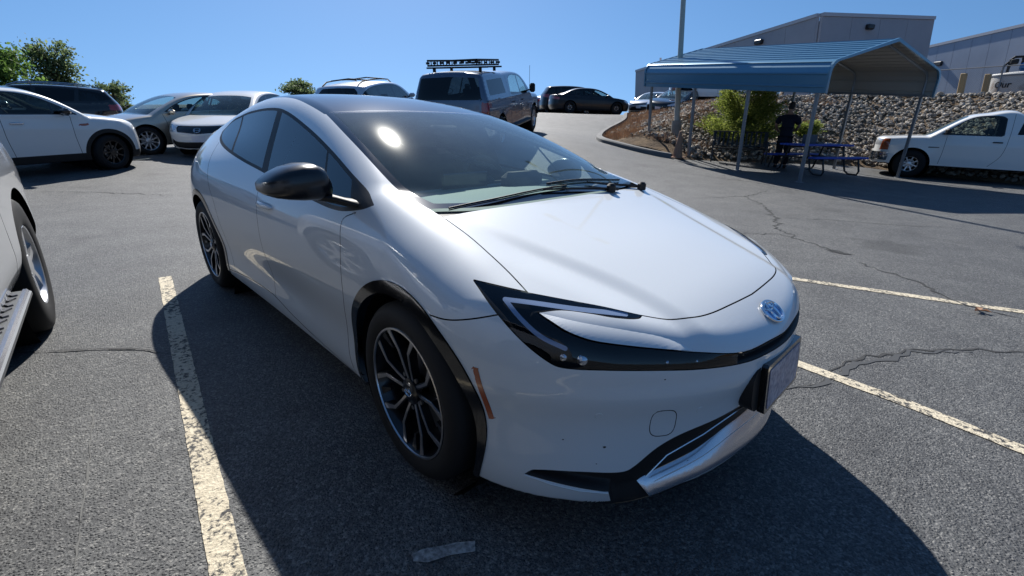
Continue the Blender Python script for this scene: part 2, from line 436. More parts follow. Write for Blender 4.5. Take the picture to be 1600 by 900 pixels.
REAR=nspl([.1,.3,.5,.7,.9,1.05,1.2],[-3.52,-3.60,-3.63,-3.64,-3.65,-3.68,-3.60])
def top(x,w):
    hood=HOOD(x)-(.035+.065*sstep(.0,.6,x))*w**2-.03*np.abs(w)**4
    wc=.365+.20*sstep(.80,-.1,x)
    hood=hood-.011*sstep(wc-.006,wc+.075,w)*sstep(-.1,.35,x)*sstep(1.0,.80,x)+.010*sstep(wc+.05,wc+.20,w)*sstep(-.1,.3,x)*sstep(.95,.6,x)
    roof=ROOF(x+.16*w**2*sstep(-1.3,0,x))-.075*w**2-.12*w**4
    return smax(hood,roof,.012)
def side(x,z):
    fl=.012*np.exp(-((x)/.42)**2-((z-.52)/.25)**2)+.016*np.exp(-((x+2.75)/.5)**2-((z-.6)/.28)**2)
    door=-.016*np.exp(-((x+1.3)/.75)**2-((z-.40)/.13)**2)
    sh=.02*np.exp(-((x+2.6)/.6)**2)*sstep(.7,.95,z)*sstep(1.2,.95,z)
    return WID(x)+SEC(z)+fl+door+sh-.07*sstep(-1.5,-3.1,x)*sstep(.95,1.25,z)
def HF(P):
    x=P[...,0]; w=np.abs(P[...,1]); z=P[...,2]
    T=(z-top(x,w))*.94; S=(w-side(x,z))*.93
    Fr=(x-(CEN(z)+PLAN(w)+.03*sstep(.35,.75,w)*sstep(.5,.25,z)))*.8
    a=smax(T,S,.05+.10*sstep(-.35,.2,x))
    a=smax(a,Fr,.05+.06*sstep(.3,.7,w))
    a=smax(a,(REAR(z)-x+.28*w**2+.35*w**6)*.9,.12)
    return smax(a,(.15+.045*sstep(.55,.75,w))-z,.02)

hero = empty('parked_car', (0, 0, 0), 0, 'pearl white liftback with black roof and black wheel arch trim, largest car in front', 'car')
sh = Shell(rays_shell(HF, nm=150, nf=230, nr=70, nv=112, nb=90))
liner = Shell(V=sh.V.copy(), T=sh.T.copy())
# outlines, measured on the body: plan (x, half width), side (x, z) and three-dimensional ones seen from the nose corner
SEAM = [(-.03,.668),(.006,.669),(.129,.671),(.24,.682),(.338,.693),(.437,.711),(.589,.585),(.69,.492),(.768,.382),(.794,.297),(.808,.16),(.816,0),(.816,-.1)]
hoodp = curve(SEAM + [(.012,-.1),(.012,0),(.003,.25),(-.018,.52),(-.03,.668)], sharp=40)
wsp = curve([(-.0,-.1),(-.0,0),(-.01,.25),(-.04,.5),(-.105,.672),(-.236,.676),(-.407,.672),(-.595,.655),(-.839,.622),(-1.116,.575),(-1.07,.42),(-1.04,.2),(-1.03,0),(-1.03,-.1)], sharp=55)
roofp = curve([(-1.03,-.1),(-1.03,0),(-1.04,.2),(-1.07,.42),(-1.116,.582),(-1.307,.562),(-1.675,.525),(-2.2,.50),(-2.9,.48),(-3.30,.47),(-3.5,-.1)], sharp=50)
dlo = curve([(-.293,.975),(-.376,.948),(-.548,.921),(-.774,.925),(-1.2,.955),(-1.54,.984),(-1.933,1.015),(-2.455,1.07),(-2.70,1.115),(-2.80,1.16),(-2.70,1.235),(-2.50,1.275),(-2.325,1.300),(-1.95,1.322),(-1.647,1.312),(-1.228,1.235),(-.84,1.143),(-.544,1.060),(-.388,1.013)], sharp=45)
def n2(pts):
    A = np.array(pts, float); return np.stack([A[:,0]*.697-A[:,1]*.717+A[:,2]*.023, -.26*A[:,0]+.223*-A[:,1]+.939*A[:,2]],1)
def n2v(V):
    B = V.copy(); B[:,1] = -np.abs(B[:,1]); return n2r(B)
def n2r(A): return np.stack([A[:,0]*.697+A[:,1]*.717+A[:,2]*.023, -.26*A[:,0]+.223*A[:,1]+.939*A[:,2]],1)
C3 = lambda pts, **k: curve(n2r(np.array(pts, float)), **k)
lampp = C3([(.293,-.792,.836),(.442,-.708,.818),(.589,-.583,.793),(.690,-.492,.774),(.694,-.522,.769),(.650,-.578,.774),(.601,-.623,.783),(.539,-.68,.790),(.499,-.74,.786),
            (.535,-.737,.773),(.586,-.719,.749),(.641,-.683,.73),(.693,-.632,.719),(.77,-.541,.704),(.846,-.424,.683),(.908,-.273,.656),(.931,-.116,.652),(.94,.0,.648),(.94,.12,.650),
            (.95,.12,.620),(.95,0,.620),(.943,-.129,.622),(.918,-.257,.624),(.854,-.43,.640),(.783,-.552,.652),(.689,-.67,.658),(.618,-.735,.658),(.584,-.76,.666),(.509,-.795,.714),(.417,-.812,.777)], sharp=42)
lowp = C3([(.534,-.801,.285),(.559,-.785,.308),(.67,-.696,.318),(.739,-.613,.311),(.760,-.582,.318),(.798,-.507,.378),(.832,-.436,.409),(.883,-.308,.429),(.916,-.188,.444),(.925,0,.45),(.925,.12,.445),
           (.93,.12,.348),(.93,0,.354),(.927,-.079,.352),(.909,-.211,.340),(.87,-.345,.297),(.807,-.5,.256),(.792,-.520,.224),(.80,-.49,.185),(.80,-.49,.13),(.735,-.597,.14),(.722,-.628,.236)], sharp=38)
lipp = C3([(.783,-.538,.228),(.807,-.5,.252),(.87,-.345,.292),(.909,-.211,.335),(.927,-.079,.347),(.93,0,.349),(.93,.12,.343),(.93,.12,.245),(.93,.0,.25),(.902,-.235,.240),(.83,-.42,.210),(.79,-.50,.192)], sharp=50)
AF, AFC, ARO, ARI = (0, .335), .437, (-2.735, .33), .437
# cuts
g = .0022
for _k in range(2):
    cc = sh.cen(); qq = n2v(cc); nz_ = cc[:,0] > .25
    mm_ = nz_ & (np.abs(sdpoly(qq, lampp)) < (.05, .012)[_k]) | nz_ & (np.abs(sdpoly(qq, lowp)) < (.04, .012)[_k]) & (cc[:,2] < .5)
    sh.refine(mm_)
sh.cut(lambda V: np.hypot(V[:,0]-AF[0], V[:,2]-AF[1])-.385); aro = lambda V: np.hypot(V[:,0]-AF[0], V[:,2]-AF[1])-(.404+.026*sstep(-.16, .25, V[:,2]-AF[1]))
sh.cut(aro)
sh.cut(lambda V: np.hypot(V[:,0]-ARO[0], V[:,2]-ARO[1])-.392); sh.cut(lambda V: np.hypot(V[:,0]-ARO[0], V[:,2]-ARO[1])-.432)
fd = lambda V: np.where(V[:,0] < 2, sdpoly(xz(V), dlo), 1)
sh.cut(fd); sh.cut(lambda V: fd(V)+.016)
def bar(p, q, wd):   # signed: negative within a slanted strip in side view
    (x0, z0), (x1, z1) = p, q
    return lambda V: np.abs(V[:,0]-(x0+(x1-x0)*(V[:,2]-z0)/(z1-z0)))-wd
bB = bar((-1.70,1.30), (-1.52,1.0), .046); bQ = bar((-2.44,1.25), (-2.19,1.05), .020); bD = bar((-.858,1.129), (-.742,.977), .011)
sail = lambda V: V[:,0]-(-.538+.084*(1.044-V[:,2])/.107)
for b_ in (bB, bQ, bD, sail): sh.cut(b_)
fw = lambda V: sdpoly(xw(V), wsp)
sh.cut(fw); sh.cut(lambda V: fw(V)+.030+.018*sstep(-.35,-.05,V[:,0]))
sh.cut(lambda V: sdpoly(xw(V), roofp)+g)
fh = lambda V: sdpoly(xw(V), hoodp)
sh.cut(lambda V: fh(V)-g); sh.cut(lambda V: fh(V)+g)
fl_ = lambda V: np.where(V[:,0] > .2, sdpoly(n2v(V), lampp), .5)
sh.cut(fl_); sh.cut(lambda V: fl_(V)-.003)
fo = lambda V: np.where(V[:,0] > .3, sdpoly(n2v(V), lowp), .5)
sh.cut(fo)
fc = lambda V: np.where(V[:,0] > .5, sdpoly(n2v(V), lipp), .5)
sh.cut(fc)
WTOP = np.array([(.499,-.74,.786),(.60,-.675,.770),(.72,-.560,.745),(.76,-.520,.735),(.80,-.475,.715),(.832,-.445,.692)])
wedp = C3([*WTOP.tolist(),(.77,-.541,.704),(.693,-.632,.719),(.641,-.683,.73),(.586,-.719,.749),(.535,-.737,.773)], sharp=35)
wlo = curve(n2r(np.array([(.499,-.74,.786),(.535,-.737,.773),(.586,-.719,.749),(.641,-.683,.73),(.693,-.632,.719),(.77,-.541,.704),(.832,-.445,.688)])), closed=False)
wto = curve(n2r(WTOP), closed=False)
fwd = lambda V: np.where(V[:,0] > .3, sdpoly(n2v(V), wedp), .5)
sh.cut(fwd)
_cc = None
drlc = curve(n2r(np.array([(.66,-.535,.777),(.57,-.630,.789),(.47,-.722,.803),(.405,-.772,.807),(.47,-.775,.770),(.535,-.762,.733),(.60,-.730,.708)])), closed=False, sharp=40)
fdrl = lambda V: np.where(V[:,0] > .3, sdpoly(n2v(V), drlc, False)-.0065, .5)
for _k in range(2): cc = sh.cen(); sh.refine((cc[:,0] > .3) & (sdpoly(n2v(cc), drlc, False) < .016))
sh.cut(lambda V: np.where(V[:,0] > .3, sdpoly(n2v(V), drlc, False)-.02, .5)); sh.cut(fdrl)
sh.cut(lambda V: np.where(V[:,2] > .8, np.abs(V[:,1])-.6705, .5))
under = lambda V: V[:,2]-(.185+.02*sstep(.55,.8,np.abs(V[:,1])))
bseam = curve([(.20,.722),(.278,.729),(.35,.748),(.427,.775)], closed=False)
fb = lambda V: sdpoly(xz(V), bseam, False)-g
dline = curve([(-.40,.935),(-.478,.905),(-.488,.88),(-.462,.80),(-.450,.70),(-.448,.60),(-.47,.5),(-.49,.40),(-.485,.30),(-.45,.213)], closed=False)
dline2 = curve([(-1.50,.97),(-1.50,.88),(-1.47,.72),(-1.455,.59),(-1.44,.42),(-1.42,.30)], closed=False)
dline3 = curve([(-2.62,1.09),(-2.50,.95),(-2.38,.80),(-2.30,.70),(-2.24,.55),(-2.20,.40),(-2.16,.30)], closed=False)
sill = curve([(-2.35,.245),(-2.0,.285),(-1.75,.300),(-1.46,.300),(-1.158,.262),(-.8,.232),(-.40,.212)], closed=False)
tow = curve([(.801+.0,.0)], closed=True) if False else None
xat = lambda ln, z: np.interp(z, ln[::-1,1], ln[::-1,0])
for ln in (dline, dline2, dline3):
    sh.cut(lambda V, ln=ln: V[:,0]-xat(ln, V[:,2])); sh.cut(lambda V, ln=ln: sdpoly(xz(V), ln, False)-g)
sh.cut(lambda V: V[:,2]-np.interp(V[:,0], sill[:,0], sill[:,1])); sh.cut(lambda V: sdpoly(xz(V), sill, False)-g)
sh.cut(lambda V: V[:,2]-np.interp(V[:,0], bseam[:,0], bseam[:,1])); sh.cut(fb)
# sides of the open lines
xat = lambda ln, z: np.interp(z, ln[::-1,1], ln[::-1,0])
mk = np.array([(.372,.607),(.390,.609),(.436,.445),(.419,.440)])
fm = lambda V: np.where(V[:,0] > .3, sdpoly(xz(V), mk), 1); sh.cut(fm)
tc = n2r(np.array([(.801,-.501,.463)]))[0]
def ftow(V):
    return np.abs(ftow0(V))-.0013
def ftow0(V):
    q = n2v(V)-tc; return (np.abs(q[:,0])**3.2+np.abs(q[:,1]*.95)**3.2)**(1/3.2)-.041
sh.cut(lambda V: np.where(V[:,0] > .5, ftow0(V), 1)); sh.cut(lambda V: np.where(V[:,0] > .5, ftow(V), 1))
C = sh.cen(); x, y, z = C.T; w = np.abs(y)
rf = np.hypot(x-AF[0], z-AF[1]); rr = np.hypot(x-ARO[0], z-ARO[1])
lab = np.full(len(C), 'body_side', dtype='U16')
sidey = (w > .62)
hoodm = (fh(C) < -g) & (z > .6)
lab[(sdpoly(xw(C), roofp) < -g) & (z > 1.0)] = 'roof_panel'
lab[(fw(C) < 0) & (z > .9)] = 'windshield_frit'
lab[(fw(C)+.030+.018*sstep(-.35,-.05,x) < 0) & (z > .9)] = 'windshield'
ind = (fd(C) < 0) & (w > .5) & (z > .9) & (lab == 'body_side')
inn = ind & (fd(C) < -.016)
lab[ind] = 'window_trim'
lab[inn] = 'side_glass'
lab[inn & ((bB(C) < 0) | (bQ(C) < 0) | (bD(C) < 0) | (sail(C) > 0))] = 'window_trim'
lab[inn & (lab == 'side_glass') & (x < -1.3)] = 'rear_glass'
front_zone = (x > .17) & (lab == 'body_side')
xs = x
zb = np.interp(x, bseam[:,0], bseam[:,1])
isb = front_zone & (z < zb) | ((x > .427) & (lab == 'body_side') & ~hoodm & (fh(C) > 0))
lab[(lab == 'body_side') & (x > -.55) & (w > .3) & (fh(C) > g)] = 'fender'
lab[(lab == 'fender') & (x < xat(dline, z))] = 'body_side'
lab[isb] = 'front_bumper'
lab[hoodm] = 'hood'
lab[np.isin(lab, ['fender', 'body_side', 'cowl']) & (w < .6705) & (x < .03) & (x > -.13) & (z > .9)] = 'cowl'
sl = np.interp(x, sill[:,0], sill[:,1])
side_m = (w > .6) & (z > .2) & np.isin(lab, ['body_side'])
dz = (x > -2.62) & (x < -.39)
d1 = side_m & dz & (x < xat(dline, z)) & (x > xat(dline2, z)) & (z > sl) & (z < 1.0) & (fd(C) > 0)
d2 = side_m & dz & (x < xat(dline2, z)) & (x > xat(dline3, z)) & (z > sl) & (z < 1.1) & (fd(C) > 0) & (z < np.interp(x, dlo[::-1,0][:1].tolist() or [0], [1.1])+9)
belt = np.interp(x, [-2.7,-2.455,-1.933,-1.54,-1.2,-.774,-.376,-.29], [1.115,1.07,1.015,.984,.955,.925,.948,.975])
d1 &= z < belt; d2 &= z < belt
lab[d1] = 'front_door'; lab[d2] = 'rear_door'
lab[(lab == 'body_side') & (z < sl) & (x > -2.3) & (x < -.40) & (w > .6)] = 'rocker'
lab[(lab == 'fender') & (z < .2) | ((lab == 'fender') & (x < -.3) & (z < .212))] = 'rocker'
for ln in (dline, dline2, dline3, sill):
    lab[(sdpoly(xz(C), ln, False) < g) & (w > .6) & (x < -.38) & (z < 1.1) & np.isin(lab, ['body_side','front_door','rear_door','rocker','fender'])] = 'gap'
lab[(np.abs(fh(C)) < g) & (z > .6) & np.isin(lab, ['fender','front_bumper','hood','body_side','cowl'])] = 'gap'
lab[(fb(C) < 0) & (w > .6) & np.isin(lab, ['fender','front_bumper'])] = 'gap'
fl_c = fl_(C)
lampm = (fl_c < 0) & (z > .5) & ~((z > .85))
lab[(fl_c < .003) & (fl_c > 0) & (z > .5) & np.isin(lab, ['fender','front_bumper'])] = 'gap'
lab[lampm & (lab != 'hood') | (lampm & (lab == 'hood') & (x < 0))] = 'lamp'
lab[(lab == 'lamp') & (w < .30)] = 'nose_slot'
lab[(ftow(C) < 0) & (lab == 'front_bumper') & (x > .5)] = 'gap'
lab[(under(C) < 0) & np.isin(lab, ['front_bumper'])] = 'under'
lab[(fo(C) < 0) & (z < .5)] = 'lower_grille'
lab[(fc(C) < 0) & (z < .45)] = 'lower_lip'
lab[(fm(C) < 0) & (z < .7) & (w > .6)] = 'marker'
lab[(fwd(C) < 0) & (lab == 'front_bumper')] = 'wedge'
lab[(fdrl(C) < 0) & (lab == 'lamp')] = 'drl'
lab[(aro(C) < 0) & (w > .5) & (lab != 'marker')] = 'trim_f'; lab[(rr < .432) & (w > .5)] = 'trim_r'
lab[(rf < .385) & (w > .4)] = 'gone'; lab[(rr < .392) & (w > .4)] = 'gone'
lab[(z < .16) | ((z < .22) & (w < .6) & (lab != 'lower_lip') & (lab != 'lower_grille') & (lab != 'front_bumper'))] = 'under'
lab[(lab == 'trim_f') & (z < .2)] = 'under'
both = (-1, 1)
def hp(l, name, m, merge=True, sides=both, **k): return part_from(sh, lab == l, name, m, hero, HF, sides, merge=merge, **k)
hp('body_side', 'body', M['pearl'])
hp('rocker', 'rocker_panel', M['pearl'], merge=False)
hp('hood', 'hood', M['pearl'])
hp('fender', 'fender', M['pearl'], merge=False)
hp('front_bumper', 'front_bumper', M['pearl'])
hp('front_door', 'front_door', M['pearl'], merge=False)
hp('rear_door', 'rear_door', M['pearl'], merge=False)
rp = hp('roof_panel', 'roof_panel', M['gloss_roof'] if 'gloss_roof' in M else M['gloss_black'])
hp('windshield', 'windshield', M['windshield'])
hp('windshield_frit', 'windshield_border', M['gloss_black'])
hp('cowl', 'cowl_panel', M['trim_soft'], disp=lambda V: np.full(len(V), .012))
hp('window_trim', 'window_surround', M['trim'], merge=False)
hp('side_glass', 'front_window', M['side_glass'], merge=False)
hp('rear_glass', 'rear_window', M['tint'], merge=False)
hp('marker', 'side_marker', M['amber'], merge=False, off=.001)
hp('trim_f', 'wheel_arch_trim', M['gloss_black'], merge=False, off=.006)
hp('trim_r', 'wheel_arch_trim', M['gloss_black'], merge=False, off=.003)
lowtop = C3([(.735,-.597,.14),(.722,-.628,.236),(.534,-.801,.285),(.559,-.785,.308),(.67,-.696,.318),(.739,-.613,.311),(.760,-.582,.318),(.798,-.507,.378),(.832,-.436,.409),(.883,-.308,.429),(.916,-.188,.444),(.925,0,.45),(.925,.12,.445)], sharp=38, closed=False)
liptop = C3([(.783,-.538,.228),(.807,-.5,.252),(.87,-.345,.292),(.909,-.211,.335),(.927,-.079,.347),(.93,0,.349),(.93,.12,.343)], closed=False)
lipbot = C3([(.93,.12,.245),(.93,.0,.25),(.902,-.235,.240),(.83,-.42,.210),(.79,-.50,.192)], closed=False)
def ldisp(V):
    q = n2v(V); a = sdpoly(q, liptop, False); b = sdpoly(q, lipbot, False); u = b/(a+b+1e-6)
    return .034*u**1.3-.010*(1-u)
def wdisp(V):
    q = n2v(V); a = sdpoly(q, wlo, False); b = sdpoly(q, wto, False); return -.011*b/(a+b+1e-6)*sstep(0, .03, a+b)
hp('wedge', 'nose_panel', M['pearl'], merge=False, disp=wdisp)
hp('under', 'underbody', M['trim'])
ds = lambda V: .035*sstep(0, .025, -fl_(V))
lamps = part_from(sh, (lab == 'lamp') | (lab == 'drl'), 'headlight', M['lamp_lens'], hero, HF, both, merge=False)
for L in lamps: pass
part_from(sh, lab == 'lamp', 'headlight_bowl', M['lamp_black'] if 'lamp_black' in M else M['liner'], lamps[0], HF, (-1,), disp=lambda V: .003+.022*sstep(0, .02, -fl_(V)))
for L_, sd_ in zip(lamps, both): part_from(sh, lab == 'drl', 'light_strip', M['drl'], L_, HF, (sd_,), off=-.004)
part_from(sh, lab == 'lamp', 'headlight_bowl', M['liner'], lamps[1], HF, (1,), disp=lambda V: .003+.022*sstep(0, .02, -fl_(V)))
hp('nose_slot', 'upper_grille', M['trim'], disp=lambda V: .028*sstep(0, .016, -fl_(V)))
hp('lower_grille', 'lower_grille', M['trim'], disp=lambda V: .032*sstep(0, .020, sdpoly(n2v(V), lowtop, False))*sstep(.155, .24, V[:,2]))
hp('lower_lip', 'lower_lip', M['satin'], disp=ldisp)
# liner just under the panels: what shows through the shut lines
lc = liner.cen()
lm = ~((fw(lc) < .03) & (lc[:,2] > .9)) & ~((sdpoly(xz(lc), dlo) < .03) & (np.abs(lc[:,1]) > .5)) & ~((np.hypot(lc[:,0], lc[:,2]-.335) < .45) & (np.abs(lc[:,1]) > .4)) & ~((np.hypot(lc[:,0]+2.735, lc[:,2]-.33) < .45) & (np.abs(lc[:,1]) > .4)) & (lc[:,2] > .2)
lm &= ~((fl_(lc) < .03) & (lc[:,2] < .86) & (lc[:,0] > .2)) & ~(((fo(lc) < .03) | (fc(lc) < .03)) & (lc[:,0] > .4))
lq = lm.copy()
part_from(liner, lq, 'inner_structure', M['liner'], hero, HF, both, off=-.014)
# wheel wells
def well(parent, cx, cz, r, y0, y1):
    b = MB(); b.lathe([(r, y1), (r+.01, y0), (.02, y0)], 40, (cx, 0, cz)); return b.build('wheel_well', M['liner'], parent, True)
for sgn in (-1, 1):
    for cx, cz, r in ((0, .335, .40), (-2.735, .33, .41)): well(hero, cx, cz, r, sgn*.50, sgn*.835)

def tyre_prof(R_, rim, wd, o):    # outer face at offset o, inner at o-wd (along the axis, outwards positive)
    h = R_-rim
    return [(rim-.006, o-.004), (rim+.004, o+.004), (rim+h*.25, o+.010), (rim+h*.55, o+.012), (R_-.022, o+.002), (R_-.006, o-.014), (R_, o-.032), (R_+.001, o-wd*.5), (R_, o-wd+.032), (R_-.006, o-wd+.014), (R_-.03, o-wd), (rim, o-wd+.01), (rim-.02, o-wd+.02)]
def make_wheel(parent, c, sgn, R_, rim, wd, style, steer=0, spokes=5, n=56, simple=False, ph=0.2, tyre_mat=None, blocks=False):
    """wheel whose outer side faces sgn*y; everything built round the origin, the part is then placed"""
    root = bpy.data.objects.new('wheel', None); col.objects.link(root); root.parent = parent; root.location = c; root.rotation_euler = (0, 0, steer)
    root.empty_display_size = .1
    o = wd/2
    b = MB(); b.lathe(tyre_prof(R_, rim, wd, o), n, sgn=sgn); ty = b.build('tyre', tyre_mat or M['rubber'], root, True, angle=50)
    if not simple:
        gb = MB()
        for k in (-.055, -.02, .02, .055):
            gb.lathe([(R_+.0015, k-.004), (R_+.0018, k), (R_+.0015, k+.004)], n, sgn=1)
    b = MB(); b.lathe([(rim, o-.002), (rim-.004, o+.002), (rim-.012, o-.002), (rim-.018, o-.02), (rim-.03, o-.05), (rim-.035, o-wd+.03), (rim, o-wd+.01)], n, sgn=sgn)
    b.build('rim_barrel', M['dark_alloy'] if style in ('hero', 'dark') else M['alloy'], root, True)
    b = MB(); b.lathe([(rim*.62, o-.085), (rim*.62, o-.07), (.05, o-.07)], 36, sgn=sgn); b.build('brake_disc', M['brake'], root, True)
    def arm(mb, pts, wds, y0, y1, th):
        """flat bar along polar points (radius, angle) with half widths; front face follows y0->y1"""
        P = [np.array([r*math.cos(a), r*math.sin(a)]) for r, a in pts]; rings = []
        for i, p in enumerate(P):
            t = P[min(i+1, len(P)-1)]-P[max(i-1, 0)]; t /= np.linalg.norm(t); q = np.array([-t[1], t[0]])*wds[i]
            u = i/(len(P)-1); yf = (y0[i] if hasattr(y0, '__len__') else y0*(1-u)+y1*u)
            A, B = p-q, p+q
            rings.append([(A[0], sgn*(yf-th), A[1]), (A[0], sgn*yf, A[1]), (B[0], sgn*yf, B[1]), (B[0], sgn*(yf-th), B[1])])
        mb.loft(rings, True)
    if style == 'hero':
        dark, br = MB(), MB(); s = 1
        for k in range(5):
            a0 = ph+k*2*math.pi/5
            for da, dirn in ((-.16, -1), (.16, 1)):
                a = a0+da*1.0
                pts = [(.035, a0+da*2.2), (.10, a0+da*1.45), (.165, a0+da*1.35), (rim-.012, a0+da*2.15+dirn*.02)]
                arm(dark, pts, [.010, .009, .009, .014], [o-.028, o-.018, o-.010, o-.006], 0, .03)
                off = dirn*.004
                pts2 = [(.045, a0+da*2.2), (.10, a0+da*1.45+off), (.165, a0+da*1.35+off), (rim-.010, a0+da*2.15+dirn*.03)]
                arm(br, pts2, [.0045, .0048, .0058, .0105], [o-.025, o-.0155, o-.0075, o-.0035], 0, .004)
            # bright foot where the two arms of neighbours meet the rim
            a = a0+math.pi/5
            arm(dark, [(rim-.075, a-.02), (rim-.012, a)], [.006, .016], o-.02, o-.008, .02)
        dark.build('spokes', M['dark_alloy'], root); br.build('spoke_faces', M['machined'], root)
        b = MB(); b.lathe([(rim-.003, o+.0035), (rim-.010, o+.004), (rim-.0115, o-.001)], n, sgn=sgn); b.build('rim_edge', M['machined'], root, True)
        b = MB(); b.lathe([(.052, o-.04), (.050, o-.018), (.034, o-.014), (.031, o-.011), (.001, o-.010)], 30, sgn=sgn); b.build('hub_cap', M['dark_alloy'], root, True)
        b = MB()
        for rx, rz_, q in ((.022, .015, 0), (.009, .015, 0)):
            pts = [(rx*math.cos(t), sgn*(o-.0085), rz_*math.sin(t)) for t in np.linspace(0, 2*math.pi, 25)]; b.tube(pts, .0016, 5)
        b.tube([(.015*math.cos(t), sgn*(o-.0085), .008+.005*math.sin(t)) for t in np.linspace(0, 2*math.pi, 20)], .0015, 5)
        b.build('hub_emblem', M['chrome'], root)
        for k in range(5):
            b = MB(); a = ph+.6+k*2*math.pi/5; b.lathe([(.009, o-.03), (.009, o-.022), (.001, o-.022)], 8, (.068*math.cos(a), 0, .068*math.sin(a)), sgn=sgn); b.build('wheel_nut', M['brake'], root)
    else:
        b = MB(); m = {'dark': M['dark_alloy'], 'alloy': M['alloy'], 'steel': M['alloy']}[style]
        for k in range(spokes):
            a = ph+k*2*math.pi/spokes; wq = .55*math.pi*rim/spokes*.42
            arm(b, [(.03, a), (rim*.45, a), (rim*.99, a)], [wq*.7, wq*.62, wq], [o-.022, o-.016, o-.012], 0, .03)
        b.lathe([(rim*.30, o-.05), (rim*.28, o-.016), (rim*.12, o-.010), (.001, o-.010)], 24, sgn=sgn)
        b.build('spokes', m, root, True, angle=30)
    return root
for sgn in (-1, 1):
    make_wheel(hero, (0, sgn*.775, .339), sgn, .339, .252, .195, 'hero', steer=R(-2.7) if sgn < 0 else R(-2.7), ph=.42)
    make_wheel(hero, (-2.75, sgn*.780, .339), sgn, .339, .252, .195, 'hero', ph=.1)
# ---------------------------------------------------------------- liftback: small parts
def on_shell(F, p, it=12):
    p = np.array(p, float)
    for _ in range(it):
        n = grad_n(F, p[None])[0]; f = F(p[None])[0]; p = p-n*f
    return p, grad_n(F, p[None])[0]
def frame_at(F, p, up=(0, 0, 1)):
    p, n = on_shell(F, p); a = np.cross(up, n); a /= np.linalg.norm(a); b = np.cross(n, a); return p, a, b, n
def ell(p, a, b, n, rx, ry, cx=0, cy=0, lift=.004, k=40): return [p+a*(cx+rx*math.cos(t))+b*(cy+ry*math.sin(t))+n*lift for t in np.linspace(0, 2*math.pi, k+1)]
# badge: blue backing and three chrome ovals
p, a, b, n = frame_at(HF, (.886, 0, .704))
bk = MB(); base = ell(p, a, b, n, .057, .039, lift=.004)[:-1]; bk.loft([base, [q-n*.012 for q in base]], True)
emb = bk.build('badge', M['blue_chrome'], hero)
e = MB(); e.tube(ell(p, a, b, n, .057, .040, lift=.006), .0042, 6, False); e.build('badge_ring', M['chrome'], emb)
e = MB(); e.tube(ell(p, a, b, n, .034, .013, 0, .020, lift=.006, k=30), .0040, 6, False); e.build('badge_ring', M['chrome'], emb)
e = MB(); e.tube(ell(p, a, b, n, .0155, .034, lift=.007, k=30), .0040, 6, False); e.build('badge_ring', M['chrome'], emb)
# number plate on its plinth
def rrect(y0, y1, z0, z1, r, k=5):
    out = []
    for cy, cz, a0 in ((y1-r, z1-r, 0), (y0+r, z1-r, 90), (y0+r, z0+r, 180), (y1-r, z0+r, 270)):
        for t in np.linspace(0, 90, k): out.append((cy+r*math.cos(R(a0+t)), cz+r*math.sin(R(a0+t))))
    return out
def slab(mb, poly, x0, x1, tilt=0):   # polygon in (y,z), extruded in x
    r0 = [(x0-tilt*(z-.5), y, z) for y, z in poly]; r1 = [(x1-tilt*(z-.5), y, z) for y, z in poly]; return mb.loft([r0, r1], True)
m = MB(); slab(m, rrect(-.225, .225, .432, .580, .05), .88, .945, .10); m.build('plate_plinth', M['trim'], hero, True, angle=30)
m = MB(); slab(m, rrect(-.168, .168, .420, .588, .012), .944, .966, .10); lp = m.build('license_plate', M['gloss_black'], hero)
m = MB(); slab(m, rrect(-.150, .150, .434, .570, .008), .966, .968, .10); m.build('plate_face', M['plate_print'], lp)
# parking sensors and stone chips
for (sx, sy, sz) in ((.687, -.666, .507), (.858, -.396, .49)):
    for s_ in (1, -1):
        p, a, b, n = frame_at(HF, (sx, sy*s_, sz)); m = MB(); c_ = ell(p, a, b, n, .0105, .0105, lift=.0012, k=16)[:-1]; c2 = ell(p, a, b, n, .0125, .0125, lift=-.001, k=16)[:-1]
        m.loft([c2, c_], True); m.build('parking_sensor', M['pearl'], hero)
ch = MB()
for (sx, sy, sz, r_) in ((.72, -.66, .40, .0035), (.62, -.735, .42, .002), (.80, -.53, .62, .002), (.70, -.67, .345, .0015), (.86, -.40, .30, .002)):
    p, a, b, n = frame_at(HF, (sx, sy, sz)); c_ = [p+a*r_*1.5*math.cos(t)*(1+.3*math.sin(3*t))+b*r_*math.sin(t)+n*.0006 for t in np.linspace(0, 2*math.pi, 8)[:-1]]
    ch.add(c_, [tuple(range(7))])
tag(ch.build('stone_chip', M['trim'], hero), kind='stuff')
